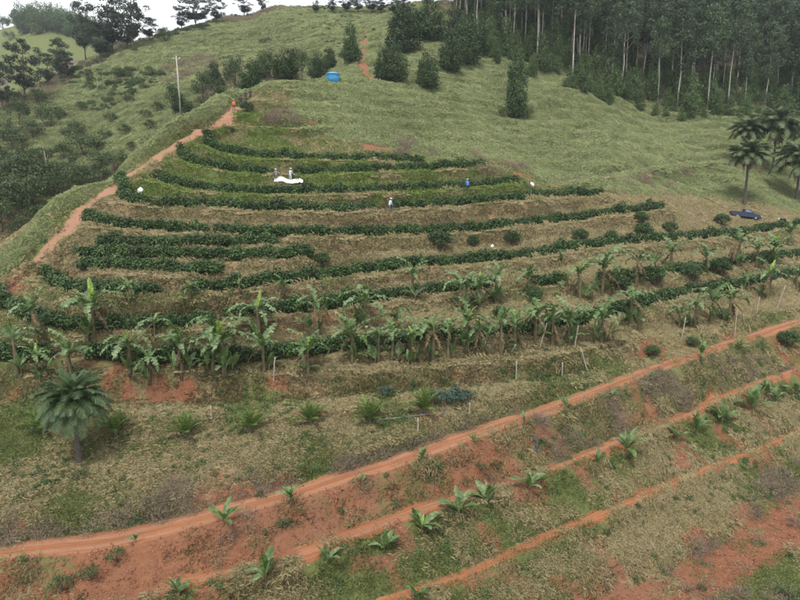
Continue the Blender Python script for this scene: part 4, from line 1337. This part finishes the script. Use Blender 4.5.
# ------------------------------------------------------------------ posts, poles, logs and a hose
def post(name, label, b, top_px, r0=.05, group=None, mat=M_wood, cat='post'):
    g = ground(*b); s_ = g[1] / FPX
    dx = (top_px[0] - b[0]) * s_; h = (b[1] - top_px[1]) * s_ * 1.03
    r = np.random.default_rng(int(b[0]))
    t_ = np.linspace(0, 1, 6)
    path = np.column_stack([dx * t_ + .015 * r.normal(size=6), .015 * r.normal(size=6), -.35 + (h + .35) * t_])
    o = link(name, MB().tube(path, r0 * (1.05 - .25 * t_), 8).mesh(name, mat, True), None, tuple(g))
    return tag(o, label, cat, group)
PO = [((681,340),(684,317),'pale upright post, left of two clustered banana plants at right'),((734,337),(735,309),'tall thin post between banana plant and main road'),((756,314),(758,297),'short grey post behind the tall thin one'),((776,310),(783,285),'tilted pale post near the right edge'),
 ((516,380),(516,360),'upright fence post on the earth bank, first of three'),((562,377),(562,362),'short fence post on the red bank'),((589,372),(579,347),'leaning pale post, tilted left on the red bank'),((273,381),(276,356),'pale stake beside banana plant left of centre'),((539,348),(546,322),'prop stick leaning right under a banana plant'),((574,348),(577,325),'prop stick beside yellowish banana plant'),((506,356),(516,344),'broken stick lying tilted among banana stems'),
 ((470,414),(469,402),'short stub post right of the blue-green shrub'),((418,432),(418,417),'short support under the grey pipe'),((212,420),(211,404),'thin grey stake on the bench')]
for b, tpx, lab in PO:
    post('wooden_post', lab, b, tpx, .055, 'wooden posts and stakes')
post('blue_stake', 'thin blue plastic stake among the grey scrub on the bank', (536.5,452), (536.5,438), .04, None, plain('blue_plastic', (.05, .12, .19), None, .5), 'stake')
g = ground(181, 116, 100); s_ = g[1] / FPX
t = thing('utility_pole', 'tall pale utility pole in front of the bushy trees at left', 'pole', tuple(g))
link('shaft', MB().tube([(0, 0, -.5), (-.12, 0, 27 * s_), (-.24, 0, 55 * s_)], [.17, .15, .11], 10).mesh('shaft', plain('weathered_concrete', (.40, .38, .34), (.30, .28, .25), .9), True), t)
link('cross_arm', MB().box((-.95, -.06, 52 * s_), (.5, .06, 52.6 * s_)).mesh('cross_arm', M_wood), t)
for x in (-.85, -.25, .4):
    link('insulator', MB().tube([(x, 0, 52.6 * s_), (x, 0, 53.8 * s_)], [.05, .04], 8).mesh('insulator', M_white), t)
for b, tpx, lab in (((47,176),(45,152),'bare pale dead tree stem on the left slope'),((98.5,93),(97.5,80),'short bare pale stem high on the left slope')):
    g = ground(*b, 80); s_ = g[1] / FPX
    h = (b[1] - tpx[1]) * s_
    o = link('dead_stem', MB().tube([(0, 0, -.3), (.1, 0, h * .5), (-.1, 0, h)], [.12, .1, .05], 7).tube([(.08, 0, h * .6), (.5, .1, h * .85)], [.05, .02], 5).mesh('dead_stem', M_trunk, True), None, tuple(g))
    tag(o, lab, 'dead tree')
def log(label, a, b, r0, mat=M_wood, name='fallen_log', cat='log', n=9, lift=.03):
    P = [ground(a[0] + (b[0] - a[0]) * i / (n - 1), a[1] + (b[1] - a[1]) * i / (n - 1)) for i in range(n)]
    P = smooth_line(P, .25)
    z = np.array([zat(p[0], p[1]) for p in P])
    zz = np.maximum.accumulate(z * 0 + z) * 0 + z
    Q = P.copy(); Q[:, 2] = zz + lift
    c = Q[0].copy()
    o = link(name, MB().tube(Q - c, r0, 7).mesh(name, mat, True), None, tuple(c))
    return tag(o, label, cat)
log('grey water pipe lying along the slope under the last young palm', (376,422), (462,412), .032, plain('grey_pipe', (.17, .17, .18), None, .6), 'water_pipe', 'pipe', 12, .12)
log('pale log lying at the foot of the red bank below the posts', (566,377), (578,375), .07)
log('bent pale branch lying under banana plants on the bank edge', (518,359), (527,352), .06)
log('pale fallen branch on the bank left of centre', (335,370), (351,371), .05)
log('thin pale branch on the bank at the left', (205,385), (215,381), .05)

# ------------------------------------------------------------------ ground cover (nobody could count it)
def tuft(seed, n, h, spread, lean, wd, mat, name, comb=0):
    r = np.random.default_rng(seed)
    a = r.uniform(0, 2 * np.pi, n)
    q = spread * np.sqrt(r.uniform(0, 1, n))
    base = np.column_stack([q * np.cos(a), q * np.sin(a), -.05 + 0 * q])
    b = r.normal(0, comb, n) if comb else a + r.normal(0, .7, n)
    out = np.column_stack([np.cos(b), np.sin(b), 0 * b])
    side = np.column_stack([-np.sin(b), np.cos(b), 0 * b])
    L = h * r.uniform(.55, 1.2, n)[:, None]; le = (lean * r.uniform(.4, 1.5, n))[:, None]
    mid = base + out * L * le * .35 + np.array([0, 0, 1]) * L * .6
    tip = base + out * L * le + np.array([0, 0, 1]) * L * np.clip(1 - .45 * le, .15, 1)
    w = wd * r.uniform(.6, 1.3, n)[:, None]
    V = np.stack([base - side * w, base + side * w, mid + side * w * .8, tip, mid - side * w * .8], 1).reshape(-1, 3)
    me = mesh_np(name, V, np.arange(5 * n).reshape(n, 5), mat)
    nrm = unit(out * .35 + np.array([0, 0, 1.0]) + r.normal(0, .12, (n, 3)))       # soft blades light like the sward they form
    me.normals_split_custom_set_from_vertices(np.repeat(nrm, 5, 0).tolist())
    return bpy.data.objects.new(name, me)
def twigs(seed, mat, name):
    r = np.random.default_rng(seed)
    V, Fq = [], []
    for i in range(55):
        a = r.uniform(0, 6.28); q = .3 * math.sqrt(r.random())
        p = np.array([q * math.cos(a), q * math.sin(a), -.05])
        d = unit(np.array([math.cos(a) * .6, math.sin(a) * .6, 1]) + r.normal(0, .45, 3))
        for s_ in range(3):
            e_ = p + d * r.uniform(.14, .30)
            sv = unit(np.cross(d, r.normal(size=3))) * (.020 - .004 * s_)
            k = len(V)
            V += [p - sv, p + sv, e_]
            Fq.append((k, k + 1, k + 2))
            p = e_; d = unit(d + r.normal(0, .5, 3))
    return bpy.data.objects.new(name, mesh_np(name, np.array(V), np.array(Fq), mat))
def weed(seed, mat, name):
    r = np.random.default_rng(seed)
    n = 60
    d = unit(r.normal(size=(n, 3))); d[:, 2] = np.abs(d[:, 2])
    P = d * r.uniform(.4, 1, n)[:, None] * np.array([.32, .32, .34]) + np.array([0, 0, .03])
    return bpy.data.objects.new(name, mesh_np(name, *leaf_cards(P, unit(d + r.normal(0, .5, (n, 3)) + np.array([0, 0, .4])), .14, r, .45), mat))

def scatter(name, label, protos, P, rot, scl, which):
    """one object whose points carry instances of the given tufts"""
    n = len(P)
    me = bpy.data.meshes.new(name)
    me.vertices.add(n); me.vertices.foreach_set('co', np.asarray(P, np.float32).ravel())
    for nm, arr in (('turn', rot), ('size', scl)):
        at_v = me.attributes.new(nm, 'FLOAT_VECTOR', 'POINT'); at_v.data.foreach_set('vector', np.asarray(arr, np.float32).ravel())
    ai = me.attributes.new('which', 'INT', 'POINT'); ai.data.foreach_set('value', np.asarray(which, np.int32))
    for pr in protos:
        for mt in pr.data.materials:
            me.materials.append(mt)
    o = link(name, me)
    ng = bpy.data.node_groups.new(name, 'GeometryNodeTree')
    ng.interface.new_socket('Geometry', in_out='INPUT', socket_type='NodeSocketGeometry')
    ng.interface.new_socket('Geometry', in_out='OUTPUT', socket_type='NodeSocketGeometry')
    N, L = ng.nodes, ng.links
    gi, go = N.new('NodeGroupInput'), N.new('NodeGroupOutput')
    jn = N.new('GeometryNodeJoinGeometry')
    def named(nm, tp):
        q = N.new('GeometryNodeInputNamedAttribute'); q.data_type = tp; q.inputs['Name'].default_value = nm
        return [s for s in q.outputs if s.enabled and s.name == 'Attribute'][0]
    ta, sa, wa = named('turn', 'FLOAT_VECTOR'), named('size', 'FLOAT_VECTOR'), named('which', 'INT')
    e2r = N.new('FunctionNodeEulerToRotation'); L.new(ta, e2r.inputs[0])
    for k, pr in enumerate(protos):
        ob = N.new('GeometryNodeObjectInfo'); ob.inputs['Object'].default_value = pr; ob.inputs['As Instance'].default_value = True
        ip = N.new('GeometryNodeInstanceOnPoints')
        cmp_ = N.new('FunctionNodeCompare'); cmp_.data_type = 'INT'; cmp_.operation = 'EQUAL'
        ins = [s for s in cmp_.inputs if s.enabled]
        L.new(wa, ins[0]); ins[1].default_value = k
        L.new(gi.outputs[0], ip.inputs['Points']); L.new(cmp_.outputs[0], ip.inputs['Selection'])
        L.new(ob.outputs['Geometry'], ip.inputs['Instance'])
        L.new(e2r.outputs[0], ip.inputs['Rotation']); L.new(sa, ip.inputs['Scale'])
        L.new(ip.outputs[0], jn.inputs[0])
    L.new(jn.outputs[0], go.inputs[0])
    md = o.modifiers.new('cover', 'NODES'); md.node_group = ng
    tag(o, label, kind='stuff')
    return o

M_straw = leaf_mat('straw', (.47, .385, .225), (.36, .295, .165), (.33, .295, .145), .35, .8, .9, .1, .18, .08)
M_green = leaf_mat('short_green_grass', (.15, .205, .062), (.225, .265, .09), (.27, .275, .12), .35, .7, .9, .15, .28, .08)
M_tall = leaf_mat('tall_meadow_grass', (.23, .285, .115), (.325, .365, .175), (.335, .35, .165), .35, .7, 3.0, .15, .22, .07)
M_lush = leaf_mat('lush_bank_grass', (.16, .25, .06), (.24, .32, .085), (.28, .31, .11), .35, .7, 1.5, .15, .3, .08)
M_twig = leaf_mat('dead_twigs', (.30, .24, .185), (.18, .145, .105), (.25, .205, .13), .3, .9, .5, .1)
M_weed = leaf_mat('weed_leaf', (.045, .085, .028), (.085, .13, .045), (.08, .12, .045), .25, .6, .6, .2)
PR_dry = [tuft(300 + i, 84, .30, .80, 1.2, .0075, M_straw, 'straw_tuft', 1.0 + .3 * i) for i in range(3)]
PR_green = [tuft(310 + i, 84, .19, .80, .9, .008, M_green, 'grass_tuft', 1.6) for i in range(3)]
PR_tall = [tuft(320 + i, 84, .42, .90, 1.1, .012, M_tall, 'meadow_tuft', .75) for i in range(3)]
PR_lush = [tuft(330 + i, 70, .28, .70, .8, .011, M_lush, 'lush_tuft', 1.4) for i in range(3)]
PR_twig = [twigs(340 + i, M_twig, 'twig_clump') for i in range(3)]
PR_weed = [weed(350 + i, M_weed, 'weed_clump') for i in range(3)]

def clod(seed, mat, name):
    r = np.random.default_rng(seed)
    mb = MB()
    for i in range(9):
        a, q, k = r.uniform(0, 6.28), .5 * math.sqrt(r.random()), r.uniform(.03, .09)
        V = np.array([(1, 0, 0), (0, 1, 0), (-1, 0, 0), (0, -1, 0), (0, 0, 1), (0, 0, -1)], float) * k * r.uniform(.6, 1.3, (6, 1)) + np.array([q * math.cos(a), q * math.sin(a), k * .3])
        mb.add(V, [(0, 1, 4), (1, 2, 4), (2, 3, 4), (3, 0, 4), (1, 0, 5), (2, 1, 5), (3, 2, 5), (0, 3, 5)])
    return bpy.data.objects.new(name, mb.mesh(name, mat))
M_clod = leaf_mat('red_clods', (.27, .125, .072), (.16, .075, .046), None, 0, .95, .5, .05, .3)
PR_clod = [clod(360 + i, M_clod, 'earth_clods') for i in range(3)]
gr = np.random.default_rng(555)
def candidates(n, x0, x1, y0, y1):
    x, y = gr.uniform(x0, x1, n), gr.uniform(y0, y1, n)
    z = samp(Z, x, y)
    u, v = project(x, y, z)
    k = (u > -70) & (u < 870) & (v < 670) & (v > -40)
    return x[k], y[k], z[k], u[k], v[k]
bags = {k: [] for k in ('dry', 'green', 'tall', 'lush', 'twig', 'weed', 'clod')}
lushmask = (upper | (past & False)).astype(float)
bermm = np.clip(berm * 1.2, 0, 1)
for (n, x0, x1, y0, y1, size) in ((42000, -32, 48, 21, 48, .72), (52000, -50, 66, 45, 97, .9), (56000, -95, 120, 88, 150, 1.15), (48000, -150, 175, 145, 262, 1.7)):
    x, y, z, u, v = candidates(n, x0, x1, y0, y1)
    so, dr, br, ro = (samp(MASK[..., i], x, y) for i in range(4))
    lu, be = samp(lushmask, x, y), samp(bermm, x, y)
    farp = (y > 86) & ((samp(past.astype(float), x, y) > .5) | (y > 100)) | (be > .35) | ((samp(dt, x, y) < 9) & (samp(st * 1.0, x, y) > 0) & (samp(dt, x, y) > 2.2))
    q = gr.random(len(x))
    j = .45 * (fbm(x, y, 1.3, 3) - .5)
    keep = (ro + j * .8 < .38) & (samp(dRow, x, y) > .6) & (q > np.clip(so + j, 0, 1) * 1.05)
    d_ = gr.random(len(x))
    kind = np.where(farp, 'tall', np.where(br + j > .42 + .3 * d_, 'twig', np.where(dr + .9 * j > -.05 + 1.0 * d_, 'dry', np.where(lu > .5, 'lush', 'green'))))
    kind = np.where((br + j > .55) & (y > 86) & (gr.random(len(x)) < .6), 'twig', kind)
    kind = np.where(~farp & (gr.random(len(x)) < .03 + .10 * (fbm(x, y, 3, 2) > .56)) & (y < 60), 'weed', kind)
    kind = np.where((kind == 'twig') & (gr.random(len(x)) < .4), np.where(gr.random(len(x)) < .5, 'dry', 'green'), kind)
    cl = (so + j > .45) & (gr.random(len(x)) < .55) & (ro < .3) & (y < 60)
    kind = np.where(cl, 'clod', kind); keep = keep | cl
    for k in bags:
        m = keep & (kind == k)
        s_ = size * gr.uniform(.65, 1.3, m.sum()) * (1.0 if k != 'tall' else (.65 + .8 * fbm(x[m], y[m], 6, 3)))
        if k == 'tall':
            s_ = s_ * .8
        if k == 'twig':
            s_ = s_ * 1.25
        bags[k].append(np.column_stack([x[m], y[m], z[m], s_]))
LAB = {'clod': ('earth_clods', 'crumbled clods of red earth on the bare banks', PR_clod), 'dry': ('dry_grass', 'dry straw-coloured grass covering the terrace banks and lower slopes', PR_dry), 'green': ('short_grass', 'short green grass on benches and lower slopes', PR_green),
       'tall': ('meadow_grass', 'tall grey-green meadow grass on the pasture and far slopes', PR_tall), 'lush': ('bank_grass', 'lush green grass on the upper terrace banks', PR_lush),
       'twig': ('dead_brush', 'grey-purple dead brush on the road banks', PR_twig), 'weed': ('weeds', 'low leafy green weeds on the lower slopes', PR_weed)}
for k, lst in bags.items():
    A = np.vstack(lst)
    n = len(A)
    # lie on the slope: rotation from the ground's normal
    e_ = .35
    gxn = (samp(Z, A[:, 0] + e_, A[:, 1]) - samp(Z, A[:, 0] - e_, A[:, 1])) / (2 * e_)
    gyn = (samp(Z, A[:, 0], A[:, 1] + e_) - samp(Z, A[:, 0], A[:, 1] - e_)) / (2 * e_)
    nn = unit(np.column_stack([-gxn, -gyn, np.ones(n)]) + gr.normal(0, .06, (n, 3)))
    yaw = -1.57 + 3.6 * (fbm(A[:, 0], A[:, 1], 7, 3) - .5) * 2 + gr.normal(0, .9, n) if k in ('dry', 'tall') else gr.uniform(0, 6.28, n)
    t1 = np.column_stack([np.cos(yaw), np.sin(yaw), 0 * yaw])
    t1 = unit(t1 - nn * (t1 * nn).sum(1, keepdims=True))
    t2 = np.cross(nn, t1)
    rot = np.column_stack([np.arctan2(t2[:, 2], nn[:, 2]), -np.arcsin(np.clip(t1[:, 2], -1, 1)), np.arctan2(t1[:, 1], t1[:, 0])])
    zs = gr.uniform(.75, 1.2, n)
    scl = np.column_stack([A[:, 3], A[:, 3], A[:, 3] * zs])
    scatter(LAB[k][0], LAB[k][1], LAB[k][2], A[:, :3], rot, scl, gr.integers(0, 3, n))
    print('scatter', k, n)

# ------------------------------------------------------------------ woods behind, read as one mass
def merged(a, b, name):
    V, Fq, mi, off = [], [], [], 0
    for k, m_ in enumerate((a, b)):
        co = np.empty(len(m_.vertices) * 3, np.float32); m_.vertices.foreach_get('co', co)
        V.append(co.reshape(-1, 3)); Fq += [tuple(i + off for i in p.vertices) for p in m_.polygons]; mi += [k] * len(m_.polygons); off += len(m_.vertices)
    me = mesh_np(name, np.vstack(V), Fq, a.materials[0]); me.materials.append(b.materials[0])
    me.polygons.foreach_set('material_index', np.array(mi, np.int32))
    return bpy.data.objects.new(name, me)
WT = [merged(*PT['tall'][0], 'wood_tree'), merged(*PT['tall'][3], 'wood_tree'), merged(*PT['cone'][1], 'wood_tree'), merged(*PT['bushy'][2], 'wood_tree')]
x, y = gr.uniform(5, 260, 9000), gr.uniform(140, 380, 9000)
z = samp(Z, x, y); u, v = project(x, y, z)
dv = np.interp(u, ex, ey) - v
k = (u > 455) & (u < 900) & (dv > 5) & (v > -110)
x, y, z, dv = x[k][:1500], y[k][:1500], z[k][:1500], dv[k][:1500]
wh_ = np.where((gr.random(len(x)) < .45) & (dv > 22), gr.integers(0, 2, len(x)), gr.integers(2, 4, len(x)))
s_ = np.where(wh_ < 2, gr.uniform(.6, .95, len(x)), gr.uniform(.7, 1.3, len(x)) * np.clip(dv / 16, .35, 1))
scatter('plantation_wood', 'dense dark mass of trees and undergrowth filling the plantation behind', WT, np.column_stack([x, y, z]), np.column_stack([0 * x, 0 * x, gr.uniform(0, 6.28, len(x))]), np.column_stack([s_] * 3), wh_)
x, y = gr.uniform(-420, -150, 2600), gr.uniform(380, 700, 2600)
z = samp(Z, x, y); wd_ = fbm(x, y, 60, 3)
k = wd_ > .38
x, y, z = x[k], y[k], z[k]
scatter('far_wood', 'pale hazy woodland patches on the distant ridge at left', [WT[2], WT[3]], np.column_stack([x, y, z]), np.column_stack([0 * x, 0 * x, gr.uniform(0, 6.28, len(x))]), np.column_stack([gr.uniform(1.0, 2.2, len(x))] * 3), gr.integers(0, 2, len(x)))

x, y = gr.uniform(-150, 60, 16000), gr.uniform(98, 250, 16000)
z = samp(Z, x, y); u, v = project(x, y, z)
k = (u > -60) & (u < 420) & (fbm(x, y, 22, 4) + .25 * gr.random(len(x)) > .745) & (samp(dt, x, y) > 10)
x, y, z, u = x[k], y[k], z[k], u[k]
s_ = gr.uniform(.16, .42, len(x)) * np.where(u > 300, .6, 1)
scatter('hillside_scrub', 'patchy low dark scrub scattered over the left hillside', [WT[3], merged(*PT['bushy'][0], 'scrub_bush')], np.column_stack([x, y, z - .15]), np.column_stack([0 * x, 0 * x, gr.uniform(0, 6.28, len(x))]), np.column_stack([s_ * 1.2, s_ * 1.2, s_]), gr.integers(0, 2, len(x)))
print('scrub', len(x))

# ------------------------------------------------------------------ moist air
hm, n, l, out = new_mat('haze')
pv = n.new('ShaderNodeVolumePrincipled')
pv.inputs['Color'].default_value = (.80, .86, .92, 1)
pv.inputs['Density'].default_value = .00020
pv.inputs['Anisotropy'].default_value = .2
l.new(pv.outputs[0], out.inputs['Volume'])
zlo, zhi = float(Z.min()) - 1.5, float(Z.max()) + 40
hz = link('haze', MB().box((-440, -80, zlo), (440, 740, zhi)).mesh('haze', hm))
tag(hz, 'thin pale haze hanging over the valley', kind='stuff')
